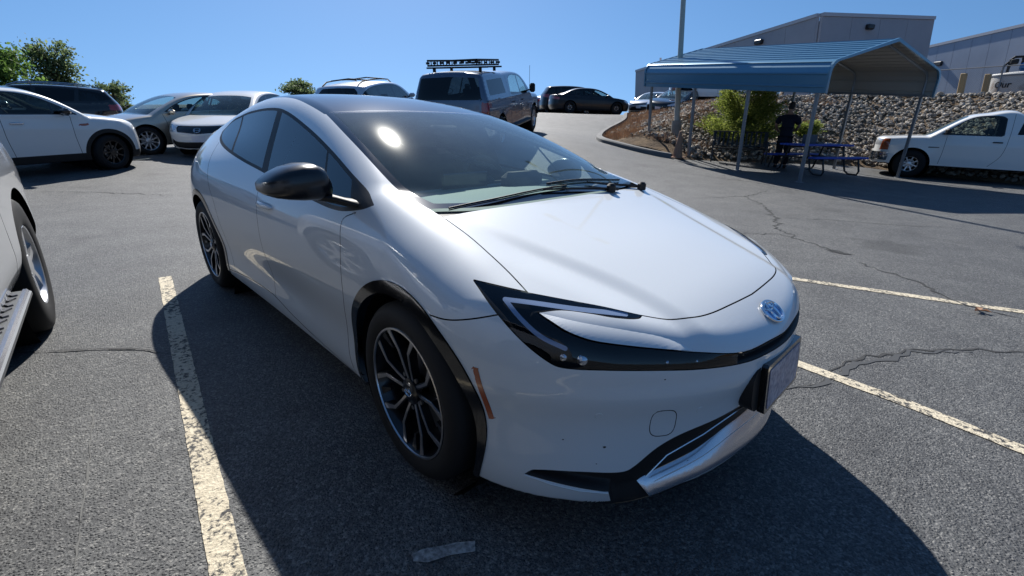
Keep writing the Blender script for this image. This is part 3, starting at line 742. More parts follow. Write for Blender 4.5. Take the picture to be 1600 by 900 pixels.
# door mirrors
def lerp_pts(t, ks, vs):
    return np.array([np.interp(t, ks, v) for v in zip(*vs)])
for s_ in (-1, 1):
    m = MB(); rings = []
    #   y     x_front x_back z_low z_high
    st = [(.845, -.505, -.60, .990, 1.050), (.868, -.485, -.625, .976, 1.098), (.90, -.478, -.64, .974, 1.112), (.95, -.480, -.65, .976, 1.112), (1.0, -.490, -.655, .982, 1.100), (1.04, -.510, -.66, .990, 1.080), (1.065, -.535, -.66, 1.000, 1.060), (1.078, -.57, -.655, 1.012, 1.045)]
    for y_, xf, xb, zl, zh in st:
        cz, hz, cx, hx = (zl+zh)/2, (zh-zl)/2, (xf+xb)/2, (xf-xb)/2; ring = []
        for t in np.linspace(0, 2*math.pi, 25)[:-1]:
            c_, q = math.cos(t), math.sin(t); ex = .70 if c_ > 0 else .30
            ring.append((cx+hx*abs(c_)**ex*np.sign(c_), s_*y_, cz+hz*abs(q)**.60*np.sign(q)))
        rings.append(ring)
    if s_ > 0: rings = [[(-.66+(q[1]-.845)*-.95+(q[0]+.57)*.25, .850+(q[0]+.66)*.45+(q[1]-.845)*.06, q[2]-.06) for q in r_] for r_ in rings]   # the far mirror is folded in
    m.loft(rings, True); mi = m.build('door_mirror', M['mirror_cap'], hero, True, angle=50)
    if s_ > 0: continue
    m = MB(); slab(m, [(s_*.885, .995), (s_*1.04, 1.0), (s_*1.06, 1.05), (s_*1.0, 1.09), (s_*.89, 1.10)], -.664, -.657); m.build('mirror_glass', M['mirror'], mi)
    m = MB(); rr_ = []
    for (yx, x_, z_, hx, hz) in ((.775, -.465, .958, .075, .018), (.81, -.475, .965, .070, .017), (.85, -.52, .978, .055, .018), (.90, -.56, .990, .05, .018)):
        rr_.append([(x_+hx*math.cos(t), s_*yx, z_+hz*math.sin(t)) for t in np.linspace(0, 2*math.pi, 13)[:-1]])
    m.loft(rr_, True); m.build('mirror_arm', M['trim'], mi, True, angle=60)
# door handles: front flush pull in body colour in a shallow scoop
for s_ in (-1, 1):
    p, a, b, n = frame_at(HF, (-1.36, s_*.86, .835)); ax = np.array([1, 0, 0.]); m = MB(); rings = []
    for u, hw, dp in ((-.11, .004, .0), (-.09, .012, .012), (-.04, .015, .022), (.04, .015, .022), (.09, .012, .012), (.11, .004, .0)):
        c0 = p+ax*u+n*dp; rings.append([c0+b*hw*math.sin(t)+n*.007*math.cos(t) for t in np.linspace(0, 2*math.pi, 11)[:-1]])
    m.loft(rings, True); m.build('door_handle', M['pearl'], hero, True)
# wipers
def wiper(pts, pivot, blade):
    m = MB(); m.tube(pts, [.008, .006, .0045, .004], 7); w_ = m.build('wiper', M['trim'], hero, True)
    m = MB(); m.tube(blade, .0038, 6); m.tube([np.array(q)-[0, 0, .007] for q in blade], .0022, 4); m.build('wiper_blade', M['trim'], w_)
def ws(x_, y_): 
    return (x_, y_, float(top(np.array(x_), abs(y_)))+.012)
wiper([ws(.012, .36), ws(-.015, .20), ws(-.035, 0), ws(-.05, -.12)], 0, [ws(-.055+.0*t, -.62+.66*t) if t < .5 else ws(-.055, -.62+.66*t) for t in np.linspace(0, 1, 8)])
wiper([ws(.0, .62), ws(-.03, .5), ws(-.055, .34), ws(-.075, .22)], 0, [ws(-.085-.03*t, -.06+.62*t) for t in np.linspace(0, 1, 8)])
for yy in (.30, .58):
    m = MB(); m.lathe([(.022, -.01), (.022, .02), (.012, .03), (.001, .031)], 14, ws(.012, yy), 'z'); m.build('wiper_pivot', M['trim'], hero, True)
# cabin
cab = MB()
V_ = []; nx, ny = 12, 16
for i in range(nx):
    xx = -.10-.62*i/(nx-1)
    for j in range(ny):
        t = -1+2*j/(ny-1); yy = t*(.62+.08*i/(nx-1)); V_.append((xx, yy, .945+.012*math.sin(i/(nx-1)*3.1)-.03*t*t-.02*(i/(nx-1))))
F_ = [(i*ny+j, i*ny+j+1, (i+1)*ny+j+1, (i+1)*ny+j) for i in range(nx-1) for j in range(ny-1)]
cab.add(V_, F_); cab.box((-.74, 0, .78), (.06, 1.34, .30))
db = cab.build('dashboard', M['dash'], hero, True)
m = MB(); m.box((-.66, .37, .955), (.10, .30, .10), bev=.03); m.build('instrument_hood', M['cabin'], db)
m = MB(); m.box((-.735, .0, .93), (.02, .32, .17), bev=.02); m.build('centre_screen', M['gloss_black'], db)
m = MB(); c0 = np.array([-.98, .37, .90]); ax1 = np.array([0, 1, 0.]); ax2 = np.array([-.42, 0, .91])
m.tube([c0+.175*(math.cos(t)*ax1+math.sin(t)*ax2) for t in np.linspace(0, 2*math.pi, 33)], .014, 8, False)
m.box(c0, (.06, .12, .09), bev=.02); m.tube([c0-ax1*.17, c0+ax1*.17], .014, 6); m.tube([c0, c0+np.array([.26, 0, -.10])], .035, 8)
m.build('steering_wheel', M['cabin'], hero, True)
for yy in (-.37, .37):
    for xx, nm_ in ((-1.62, 'front_seat'), (-2.42, 'rear_seat')):
        m = MB(); m.box((xx+.32, yy, .50), (.52, .50, .18), bev=.06); st_ = m.build(nm_, M['seat'], hero, True)
        m = MB(); A_ = [np.array([.97, 0, .25]), np.array([0, 1, 0.]), np.array([-.25, 0, .97])]; m.box((xx, yy, .80), (.14, .50, .56), ax=A_, bev=.05); m.build('backrest', M['seat'], st_, True)
        m = MB(); m.box((xx-.09, yy, 1.15), (.10, .26, .17), ax=A_, bev=.04); m.build('headrest', M['seat'], st_, True)
m = MB(); m.box((-1.55, 0, .30), (3.0, 1.5, .04)); m.build('cabin_floor', M['cabin'], hero)
p_ = (-1.0, 0, 1.245); m = MB(); m.box(p_, (.03, .24, .06), bev=.012); m.tube([(-1.0, 0, 1.25), (-.99, 0, 1.272)], .012, 6); m.build('interior_mirror', M['cabin'], hero, True)
m = MB(); m.box((-.97, 0, 1.235), (.14, .17, .03), bev=.01); m.build('sensor_housing', M['cabin'], hero, True)
# projector units inside the lamps and a thin bright line across the grille
for L_, s_ in zip(lamps, both):
    for (px_, py_, pz_, r_) in ((.640, .700, .676, .016), (.600, .735, .682, .012), (.80, .52, .668, .006), (.845, .435, .660, .005)):
        p, a, b, n = frame_at(HF, (px_, s_*py_, pz_)); m = MB(); o_ = p-n*.020
        m.loft([[o_+a*r_*math.cos(t)*k_+b*r_*math.sin(t)*k_+n*d_ for t in np.linspace(0, 2*math.pi, 15)[:-1]] for k_, d_ in ((1, 0), (1, .008), (.8, .012), (.3, .014))], True)
        m.build('projector', M['chrome'] if r_ > .01 else M['mirror'], L_, True)
gl = [(.79,-.53,.275),(.818,-.47,.338),(.868,-.345,.378),(.905,-.211,.415),(.921,-.05,.425),(.921,.05,.425)]
for s_ in (-1, 1):
    pts = []
    for q in gl:
        p, n = on_shell(HF, (q[0], s_*abs(q[1]) if q[1] < 0 else -s_*q[1], q[2])); pts.append(p-n*.006)
    m = MB(); m.tube(pts, [.003]*6, 6); m.build('grille_trim', M['satin'], hero, True)
# pale edge of the blade under the corner intake
for s_ in (-1, 1):
    pts = []
    for q in [(.534,-.801,.283),(.60,-.752,.268),(.66,-.695,.252),(.722,-.630,.236)]:
        p, n = on_shell(HF, (q[0], s_*abs(q[1]), q[2])); pts.append(p+n*.002)
    m = MB(); m.tube(pts, [.003, .0045, .0045, .004], 6); m.build('bumper_blade', M['pearl'], hero, True)
# ---------------------------------------------------------------- terrain
def soft(v, k): return k*np.logaddexp(0, v/k)
def TZ(x, y):
    x = np.asarray(x, float); y = np.asarray(y, float)
    r = .070*soft(-x-9.5+8*sstep(0, 11, y), .8)
    r = r-soft(r-.36-1.6*sstep(1, 9, y), .06)
    r = r+.080*soft(-.6*x+.8*y-15.0, 1.0)+.42*np.exp(-((x+9.2)/3.6)**2-((y-8.8)/3.6)**2)+.22*np.exp(-((x+12.8)/2.0)**2-((y-23.5)/3.0)**2)
    r = r-soft(r-1.75, .12)
    return r-np.minimum(np.maximum(np.hypot(x, y)-90, 0)*.03, 8)
def place(px, py, zf=None, tmax=220):
    """where the sight line through a point of the photograph meets the ground"""
    zf = zf or TZ; d = ray(px, py); t = .5
    while t < tmax:
        q = CAM+d*t
        if q[2] < float(zf(q[0], q[1])): break
        t *= 1.004
    lo, hi = t/1.004, t
    for _ in range(30):
        m = (lo+hi)/2; q = CAM+d*m
        if q[2] < float(zf(q[0], q[1])): hi = m
        else: lo = m
    return CAM+d*hi
# asphalt: coarse chips, patches, sealed seams
m = mat('asphalt', (.05, .05, .05), .85, spec=.35); t = NT(m); v = t.pos()
c1 = t.vor(v, 105, 'F1', 'Color'); d1_ = t.vor(v, 105, 'F1', 'Distance'); c2_ = t.vor(v, 210, 'F1', 'Color')
g1 = t.n('RGBToBW'); t.link(c1, g1.inputs[0]); g2 = t.n('RGBToBW'); t.link(c2_, g2.inputs[0])
chips = t.ramp(g1.outputs[0], [(.12, (.056, .058, .060)), (.45, (.084, .087, .089)), (.68, (.112, .114, .115)), (.90, (.175, .175, .170))])
fine_ = t.ramp(g2.outputs[0], [(.2, (.6, .6, .62)), (.8, (1.35, 1.35, 1.3))])
colr = t.mix(1, chips, fine_, 'MULTIPLY')
big = t.noise(v, .35, 5, .6); mid = t.noise(v, 2.3, 5, .65)
colr = t.mix(1, colr, t.ramp(big, [(.3, (.80, .80, .82)), (.7, (1.22, 1.2, 1.17))]), 'MULTIPLY')
colr = t.mix(.7, colr, t.ramp(mid, [(.35, (.78, .78, .8)), (.65, (1.2, 1.2, 1.2))]), 'MULTIPLY')
stain = t.g(t.noise(v, .9, 3, .5), .60, .74); colr = t.mix(t.math('MULTIPLY', stain, .45), colr, (.022, .022, .024))
dv = t.n('VectorMath', operation='ADD'); t.link(v, dv.inputs[0]); ns = t.n('TexNoise'); ns.inputs['Scale'].default_value = 4; t.link(v, ns.inputs['Vector']); sc_ = t.n('VectorMath', operation='SCALE'); sc_.inputs['Scale'].default_value = .5; t.link(ns.outputs['Color'], sc_.inputs[0]); t.link(sc_.outputs[0], dv.inputs[1])
oil = t.g(t.vor(dv.outputs[0], .42, 'F1', 'Distance'), .17, .10); oil2 = t.g(t.vor(dv.outputs[0], 1.3, 'F1', 'Distance'), .10, .06)
colr = t.mix(t.math('MULTIPLY', t.math('MAXIMUM', oil, t.math('MULTIPLY', oil2, .6)), .42), colr, (.018, .018, .019))
t.color(colr)
h = t.math('ADD', t.math('MULTIPLY', t.g(d1_, .0, .5), -1.0), t.math('MULTIPLY', g1.outputs[0], .9)); h = t.math('ADD', h, t.math('MULTIPLY', t.noise(v, 420, 2), .35))
t.normal(t.bump(h, .75, .006))
t.rough(t.g(t.noise(v, 300, 2), -.6, 1.1))
M['asphalt'] = m
xs_ = np.unique(np.concatenate([np.linspace(-300, -40, 27), np.linspace(-40, 12, 131), np.linspace(12, 300, 30)]))
ys_ = np.unique(np.concatenate([np.linspace(-300, -12, 30), np.linspace(-12, 50, 140), np.linspace(50, 300, 26)]))
X_, Y_ = np.meshgrid(xs_, ys_, indexing='ij'); Zg = TZ(X_, Y_); nY = len(ys_)
Fg = [(i*nY+j, (i+1)*nY+j, (i+1)*nY+j+1, i*nY+j+1) for i in range(len(xs_)-1) for j in range(nY-1)]
tag(obj('parking_lot', np.stack([X_, Y_, Zg], -1).reshape(-1, 3), Fg, M['asphalt'], smooth=True), kind='structure')
# painted lines: worn paint, chipped through to the asphalt
m = mat('line_paint', (.62, .58, .47), .75); t = NT(m); v = t.pos()
wear = t.g(t.math('ADD', t.noise(v, 38, 5, .7), t.math('MULTIPLY', t.noise(v, 3.0, 3), .45)), .72, .80)
cells = t.n('RGBToBW'); t.link(t.vor(v, 95, 'F1', 'Color'), cells.inputs[0])
pc = t.mix(t.g(cells.outputs[0], .0, 1.0), (.46, .40, .29), (.68, .60, .45))
t.color(t.mix(wear, pc, (.035, .035, .036)))
t.normal(t.bump(t.math('ADD', t.vor(v, 95), t.noise(v, 300, 2)), .6, .005)); M['line_paint'] = m
m2_ = m.copy(); m2_.name = 'line_paint_worn'; M['line_worn'] = m2_
for nd in m2_.node_tree.nodes:
    if nd.type == 'MAP_RANGE' and abs(nd.inputs[1].default_value-.72) < 1e-3: nd.inputs[1].default_value = .73; nd.inputs[2].default_value = .82
def strip(name, pts, wd, m, lift=.004, jag=0, kind='structure', seg=.15, taper=False):
    """flat band on the ground along pts (plan coordinates)"""
    P = [np.array(p[:2], float) for p in pts]; Q = []
    for a, b in zip(P[:-1], P[1:]):
        n = max(1, int(np.linalg.norm(b-a)/seg)); Q += [a+(b-a)*i/n for i in range(n)]
    Q.append(P[-1]); V = []; rs = random.Random(int(abs(P[0][0]*1000))+3)
    for i, q in enumerate(Q):
        tt = Q[min(i+1, len(Q)-1)]-Q[max(i-1, 0)]; tt /= np.linalg.norm(tt); nn = np.array([-tt[1], tt[0]])
        w0 = wd/2*(1 if not taper else math.sin(math.pi*(i+.3)/(len(Q)-.4))**.5)
        for s_ in (-1, 1):
            p_ = q+nn*s_*(w0+rs.uniform(-jag, jag)); V.append((p_[0], p_[1], float(TZ(*p_))+lift))
    return tag(obj(name, V, [(2*i, 2*i+1, 2*i+3, 2*i+2) for i in range(len(Q)-1)], m), kind=kind)
strip('parking_line', [place(258, 433), place(358, 905), place(358, 905)*[1, 1, 1]+(place(358, 905)-place(258, 433))*.5], .088, M['line_worn'], jag=.002, seg=.03)
strip('parking_line', [place(1130, 523), place(1240, 566), place(1420, 632), place(1600, 704), place(1600, 704)+(place(1600, 704)-place(1240, 566))], .082, M['line_paint'], jag=.002, seg=.03)
strip('parking_line', [place(1130, 418), place(1240, 436), place(1420, 462), place(1600, 488), place(1600, 488)*2-place(1420, 462)], .090, M['line_paint'], jag=.004, seg=.05)
# cracks and crack sealer
M['crack'] = mat('crack', (.032, .033, .034), .9); M['sealer'] = mat('crack_sealer', (.05, .052, .054), .7)
def wob(pxs, amp=.02, seg=.06, seed=1):
    rs = random.Random(seed); P = [place(*q)[:2] for q in pxs]; out = []
    for a, b in zip(P[:-1], P[1:]):
        n = max(2, int(np.linalg.norm(b-a)/seg)); nn = np.array([-(b-a)[1], (b-a)[0]])/np.linalg.norm(b-a)
        for i in range(n): out.append(a+(b-a)*i/n+nn*rs.gauss(0, amp))
    out.append(P[-1]); return out
for i, (pxs, wd, mm, amp) in enumerate([
    ([(1150, 616), (1235, 606), (1275, 600), (1305, 575), (1345, 560), (1420, 548), (1500, 546), (1600, 550), (1700, 556)], .016, 'crack', .010),
    ([(1235, 612), (1270, 606), (1300, 584), (1350, 566), (1430, 553), (1520, 551)], .028, 'sealer', .02),
    ([(1160, 306), (1190, 318), (1215, 342), (1215, 356), (1245, 372), (1290, 388), (1328, 397)], .030, 'crack', .03),
    ([(1340, 410), (1372, 422), (1430, 440), (1480, 464), (1530, 482), (1600, 500)], .022, 'crack', .025),
    ([(1090, 310), (1130, 308), (1165, 307), (1200, 298)], .018, 'crack', .02),
    ([(1150, 364), (1215, 366), (1240, 372)], .018, 'crack', .02),
    ([(1215, 340), (1300, 344), (1400, 352), (1490, 356)], .016, 'crack', .01),
    ([(1280, 388), (1330, 398), (1290, 392)], .03, 'crack', .02),
    ([(60, 300), (130, 300), (200, 303), (290, 306)], .02, 'crack', .02),
    ([(0, 555), (90, 550), (170, 545), (235, 548), (270, 556)], .012, 'crack', .006),
    ([(1050, 268), (1180, 285), (1260, 300)], .02, 'crack', .03),
    ([(1130, 235), (1200, 262), (1235, 270)], .02, 'crack', .02),
]):
    strip('pavement_crack', wob(pxs, amp, seed=i), wd, M[mm], lift=.003+.0004*i, jag=wd*.35, seg=.05, taper=True)
M['scrape'] = mat('pale_scrape', (.125, .125, .12), .85)
strip('scrape_mark', wob([(148, 640), (142, 700), (132, 770), (118, 890)], .002, seed=5), .005, M['scrape'], lift=.0035, jag=.003, seg=.03)
# litter
tp = MB(); pts = [(644, 868), (660, 861), (700, 852), (712, 850), (742, 848), (743, 862), (703, 870), (668, 881), (646, 878)]
P = [place(*q) for q in pts]; P = [np.array([q[0], q[1], float(TZ(q[0], q[1]))+.006+.003*math.sin(i*2.2)]) for i, q in enumerate(P)]
tp.add([*P, *[q-[0, 0, .0012] for q in P]], [tuple(range(9)), tuple(range(17, 8, -1))]+[(i, (i+1) % 9, 9+(i+1) % 9, 9+i) for i in range(9)])
m = mat('old_tape', (.30, .29, .28), .7); t = NT(m); t.color(t.ramp(t.noise(t.pos(), 60, 4, .6), [(.35, (.16, .155, .15)), (.65, (.48, .46, .43))])); t.normal(t.bump(t.noise(t.pos(), 90, 4), .6, .004))
tag(tp.build('tape_scrap', m), 'torn scrap of grey tape lying on the shaded asphalt in front of the white liftback', 'litter')
lf = MB(); c_ = place(1531, 488)
for k in range(3):
    a = k*2.1; q = c_+np.array([.02*math.cos(a), .02*math.sin(a), .012])
    lf.add([q+np.array([math.cos(a+b)*r_, math.sin(a+b)*r_, h_]) for b, r_, h_ in ((0, .045, .006), (1.2, .022, .02), (3.14, .03, .0), (4.9, .024, .018))], [(0, 1, 2), (0, 2, 3)])
tag(lf.build('dry_leaf', mat('dead_leaf', (.22, .10, .04), .7)), 'curled brown dry leaf lying beside the far white parking line', 'leaf')

# ---------------------------------------------------------------- embankment, kerb, rocks
base = np.array([(-17.5,40),(-15.5,26),(-13.6,21.5),(-12.2,19.2),(-11.3,17.2)]+[tuple(place(*q)[:2]) for q in [(950,204),(938,213),(941,222),(973,231),(1010,240),(1053,248),(1107,251),(1175,254),(1312,258),(1369,264),(1440,274),(1520,282),(1620,292)]]+[(6,15.5),(14,13),(60,8)])
basec = curve(base, closed=False, k=4, sharp=80)
epoly = np.concatenate([basec, [(60,120),(-30,120)]])
def EZv(P):
    P = np.atleast_2d(P)[:, :2]; d = sdpoly(P, basec, False); ins = sdpoly(P, epoly) < 0
    b = TZ(P[:,0], P[:,1]); lw_ = 1-sstep(-9, -3, P[:,0]); tp_ = 2.45-.12*lw_; z = np.minimum(b*.9+(.47-.15*lw_)*d, tp_)
    return np.where(ins, np.maximum(b, z), b), d, ins
def EZ(x, y): return float(EZv(np.array([[x, y]]))[0][0])
m = mat('dry_soil', (.12, .095, .07), .95, spec=.1); t = NT(m); v = t.pos()
t.color(t.ramp(t.noise(v, 1.6, 6, .65), [(.3, (.07, .055, .04)), (.5, (.15, .11, .075)), (.7, (.22, .16, .10))])); t.normal(t.bump(t.noise(v, 12, 5, .7), .8, .08)); M['soil'] = m
m = mat('concrete', (.30, .29, .27), .85); t = NT(m); v = t.pos()
t.color(t.ramp(t.noise(v, 3, 6, .6), [(.3, (.16, .155, .145)), (.7, (.30, .29, .27))])); t.normal(t.bump(t.noise(v, 40, 4), .4, .01)); M['concrete'] = m
M['kerb'] = mat('weathered_kerb', (.13, .13, .128), .85)
gx, gy = np.arange(-18, 40, .45), np.arange(11.5, 70, .45)
X_, Y_ = np.meshgrid(gx, gy, indexing='ij'); P2 = np.stack([X_.ravel(), Y_.ravel(), 0*X_.ravel()], 1); ny_ = len(gy)
i_, j_ = np.meshgrid(np.arange(len(gx)-1), np.arange(ny_-1), indexing='ij'); a_ = (i_*ny_+j_).ravel()
es = Shell(V=P2, T=np.concatenate([np.stack([a_, a_+ny_, a_+ny_+1], 1), np.stack([a_, a_+ny_+1, a_+1], 1)]))
fe = lambda V: sdpoly(V[:, :2], epoly)+.02
es.cut(fe); C = es.cen(); Vv, Tt = es.keep(fe(C) < 0); zz = EZv(Vv)[0]; Vv[:, 2] = zz+.006
dd_ = EZv(Vv)[1]; rs_ = np.random.RandomState(3)
Vv[:, 2] += np.where((dd_ > .5) & (zz < 2.35), rs_.uniform(-.04, .06, len(Vv)), 0)
tag(obj('embankment', Vv, Tt, M['soil'], smooth=True), kind='structure')
# kerb round the foot of the slope
kb = MB(); rings = []
KP = basec[(basec[:,0] < -5.2) & (basec[:,1] < 27)]
kd = np.concatenate([[0], np.cumsum(np.linalg.norm(np.diff(KP, axis=0), axis=1))]); kk_ = np.arange(0, kd[-1], .3)
KP = np.stack([np.interp(kk_, kd, KP[:,0]), np.interp(kk_, kd, KP[:,1])], 1)
for i, q in enumerate(KP):
    tt = KP[min(i+1, len(KP)-1)]-KP[max(i-1, 0)]; tt /= np.linalg.norm(tt); nn = np.array([-tt[1], tt[0]]); z0 = float(TZ(*q))
    rings.append([(q[0]+nn[0]*o_, q[1]+nn[1]*o_, z0+h_) for o_, h_ in ((-.10, -.05), (-.09, .10), (-.06, .13), (.09, .14), (.10, -.05))])
kb.loft(rings, True); tag(kb.build('kerb', M['kerb'], None, True), kind='structure')
# ---------------------------------------------------------------- rocks, dry grass, juniper
def leafy_rocks():
    rs = np.random.RandomState(11)
    ico = bmesh.new(); bmesh.ops.create_icosphere(ico, subdivisions=1, radius=1); iv = np.array([v.co[:] for v in ico.verts]); it = np.array([[v.index for v in f.verts] for f in ico.faces]); ico.free()
    pts = []
    while len(pts) < 17000:
        P = np.stack([rs.uniform(-13.5, 12, 4000), rs.uniform(12.2, 25, 4000)], 1); z, d, ins = EZv(P)
        gr = (P[:,0] < -6.6) & (P[:,0] > -14) & (d < 1.1+.8*np.sin(P[:,0]*2.1))      # bare strip by the kerb tip
        thin = (P[:,0] < -7.5) & (rs.rand(len(P)) < .55)
        ok = ins & (d > .15) & (d < 6.3) & ~gr & ~thin
        far = (P[:,0] > 6) & (rs.rand(len(P)) < .5); ok &= ~far
        for q, zz in zip(P[ok], z[ok]): pts.append((q[0], q[1], zz))
    pts = np.array(pts[:17000]); V = []; T = []; K = []
    for i, p_ in enumerate(pts):
        r_ = rs.uniform(.034, .080)*(1.25 if rs.rand() < .12 else 1)
        A = rs.randn(3, 3); q_, _ = np.linalg.qr(A); S = np.diag(rs.uniform(.55, 1.2, 3)*r_)
        v = (iv*(1+rs.uniform(-.22, .22, (len(iv), 1))))@S@q_; v[:, 2] *= .85
        V.append(v+p_+[0, 0, r_*.35+rs.uniform(0, .05)]); T.append(it+i*len(iv)); K += [rs.rand()]*len(iv)
    V = np.concatenate(V); T = np.concatenate(T)
    m = mat('basalt_rock', (.2, .2, .2), .85, spec=.3); t = NT(m)
    at_ = t.n('Attribute', attribute_name='tone'); nz = t.noise(t.pos(), 14, 4)
    t.color(t.mix(.5, t.ramp(at_.outputs['Fac'], [(0, (.12, .105, .09)), (.5, (.29, .26, .22)), (.85, (.44, .39, .33)), (1, (.54, .47, .38))]), t.ramp(nz, [(.3, (.45, .45, .45)), (.7, (1.3, 1.28, 1.24))]), 'MULTIPLY'))
    t.normal(t.bump(nz, .5, .02))
    o = obj('riprap_rocks', V, T, m); a = o.data.attributes.new('tone', 'FLOAT', 'POINT'); a.data.foreach_set('value', K)
    return tag(o, kind='stuff')
leafy_rocks()
def blades(name, pts, hgt, wd, m, seed=1, lean=.5):
    rs = np.random.RandomState(seed); n = len(pts); V = np.zeros((n, 3, 3)); a = rs.uniform(0, 6.28, n); h = rs.uniform(.5, 1, n)*hgt; l = rs.uniform(0, lean, n)*h; b = rs.uniform(0, 6.28, n)
    V[:, 0] = pts+np.stack([np.cos(a)*wd, np.sin(a)*wd, 0*a], 1); V[:, 1] = pts-np.stack([np.cos(a)*wd, np.sin(a)*wd, 0*a], 1)
    V[:, 2] = pts+np.stack([np.cos(b)*l, np.sin(b)*l, h], 1)
    return tag(obj(name, V.reshape(-1, 3), np.arange(n*3).reshape(-1, 3), m), kind='stuff')
rs = np.random.RandomState(4); P = np.stack([rs.uniform(-14, -3, 60000), rs.uniform(12, 23, 60000)], 1); z, d, ins = EZv(P)
clump = np.array([noise.noise(Vector((p[0]*1.1, p[1]*1.1, 0))) for p in P])
ok = ins & (d > .12) & (z < 2.5) & ((clump > .02) | ((d < 1.3) & (P[:,0] < -6.3)))& ((P[:,0] < -6.0) | (clump > .22))
gp = np.column_stack([P[ok], z[ok]])[:16000]
mg = mat('straw_grass', (.34, .22, .12), .9, spec=.1); t = NT(mg); t.color(t.ramp(t.noise(t.pos(), 2.2, 3), [(.35, (.34, .20, .12)), (.55, (.50, .33, .20)), (.75, (.58, .44, .27))]))
blades('dry_grass', gp, .20, .011, mg, 3, .9)
def foliage_mat(name, c0, c1, c2, tr=.25):
    m = mat(name, c1, .65, spec=.3); t = NT(m); a = t.n('Attribute', attribute_name='tone')
    t.color(t.ramp(a.outputs['Fac'], [(0, c0), (.5, c1), (1, c2)])); t.b.inputs['Transmission Weight'].default_value = 0
    # thin leaves let some light through
    tl = t.n('BsdfTranslucent'); mx = t.n('MixShader'); out = t.t.nodes['Material Output']
    t.link(t.ramp(a.outputs['Fac'], [(0, c0), (.5, c1), (1, c2)]), tl.inputs[0]); mx.inputs[0].default_value = tr
    t.link(t.b.outputs[0], mx.inputs[1]); t.link(tl.outputs[0], mx.inputs[2]); t.link(mx.outputs[0], out.inputs[0]); return m
M['juniper'] = foliage_mat('juniper_green', (.08, .115, .025), (.22, .27, .055), (.42, .45, .12), .45)
M['leaf_dark'] = foliage_mat('leaf_dark', (.05, .10, .02), (.11, .19, .04), (.20, .32, .07), .55)
M['leaf_mid'] = foliage_mat('leaf_olive', (.07, .11, .045), (.15, .20, .085), (.26, .32, .15), .55)
M['bark'] = mat('bark', (.07, .05, .035), .9)
def leaf_mesh(name, C, size, m, parent, rs, elong=2.2, upbias=.0, dirs=None):
    n = len(C); A = rs.randn(n, 3); A /= np.linalg.norm(A, axis=1, keepdims=True)
    if dirs is not None: A = A*.45+dirs; A /= np.linalg.norm(A, axis=1, keepdims=True)
    B = np.cross(A, rs.randn(n, 3)); B /= np.linalg.norm(B, axis=1, keepdims=True)
    L = (rs.uniform(.6, 1.3, n)*size)[:, None]; V = np.zeros((n, 4, 3))
    V[:, 0] = C-A*L*.5; V[:, 1] = C+B*L/elong*.5; V[:, 2] = C+A*L*.5; V[:, 3] = C-B*L/elong*.5
    o = obj(name, V.reshape(-1, 3), np.arange(n*4).reshape(-1, 4), m, parent)
    a = o.data.attributes.new('tone', 'FLOAT', 'POINT'); a.data.foreach_set('value', np.repeat(np.clip(rs.normal(.45, .25, n), 0, 1), 4)); return o
def juniper(name, c, W_, H_, n_b, seed, label, group=None):
    root = empty(name, c, 0, label, 'bush', group); rs = np.random.RandomState(seed); C = []; D = []; st = MB()
    for k in range(n_b):
        a = rs.uniform(0, 6.28); e = rs.uniform(.12, 1.25); L = W_*rs.uniform(.55, 1.0)*(1-.35*e/1.3)+.2; rise = H_*math.sin(e)*rs.uniform(.8, 1.1)
        d_ = np.array([math.cos(a), math.sin(a), 0]); pts = []
        for u in np.linspace(0, 1, 9): pts.append(d_*L*u*math.cos(e*.7)+np.array([0, 0, rise*u**.8*(1.25-.3*u)+.05]))
        if k % 5 == 0: st.tube(pts[:6], [.03, .025, .02, .016, .012, .008], 5)
        for u in np.linspace(.30, 1, 26):
            i = min(int(u*8), 7); q = pts[i]*(1-(u*8-i))+pts[i+1]*(u*8-i); w_ = .17*(1.15-u*.75)
            for _ in range(8):
                C.append(q+rs.normal(0, w_, 3)*[1, 1, .6]); D.append(d_+np.array([0, 0, .5]))
    leaf_mesh('foliage', np.array(C), .085, M['juniper'], root, rs, 2.6, dirs=np.array(D)); st.build('stem', M['bark'], root); return root
c_ = place(1156, 226, EZ)
juniper('juniper_bush', tuple(c_), 1.55, 1.95, 110, 5, 'wide yellow-green juniper bush spreading over the rocks behind the carport')
q = place(1258, 214, EZ); juniper('small_bush', tuple(q), .30, .5, 18, 8, 'small dry green bush on the rocks behind the blue picnic table')
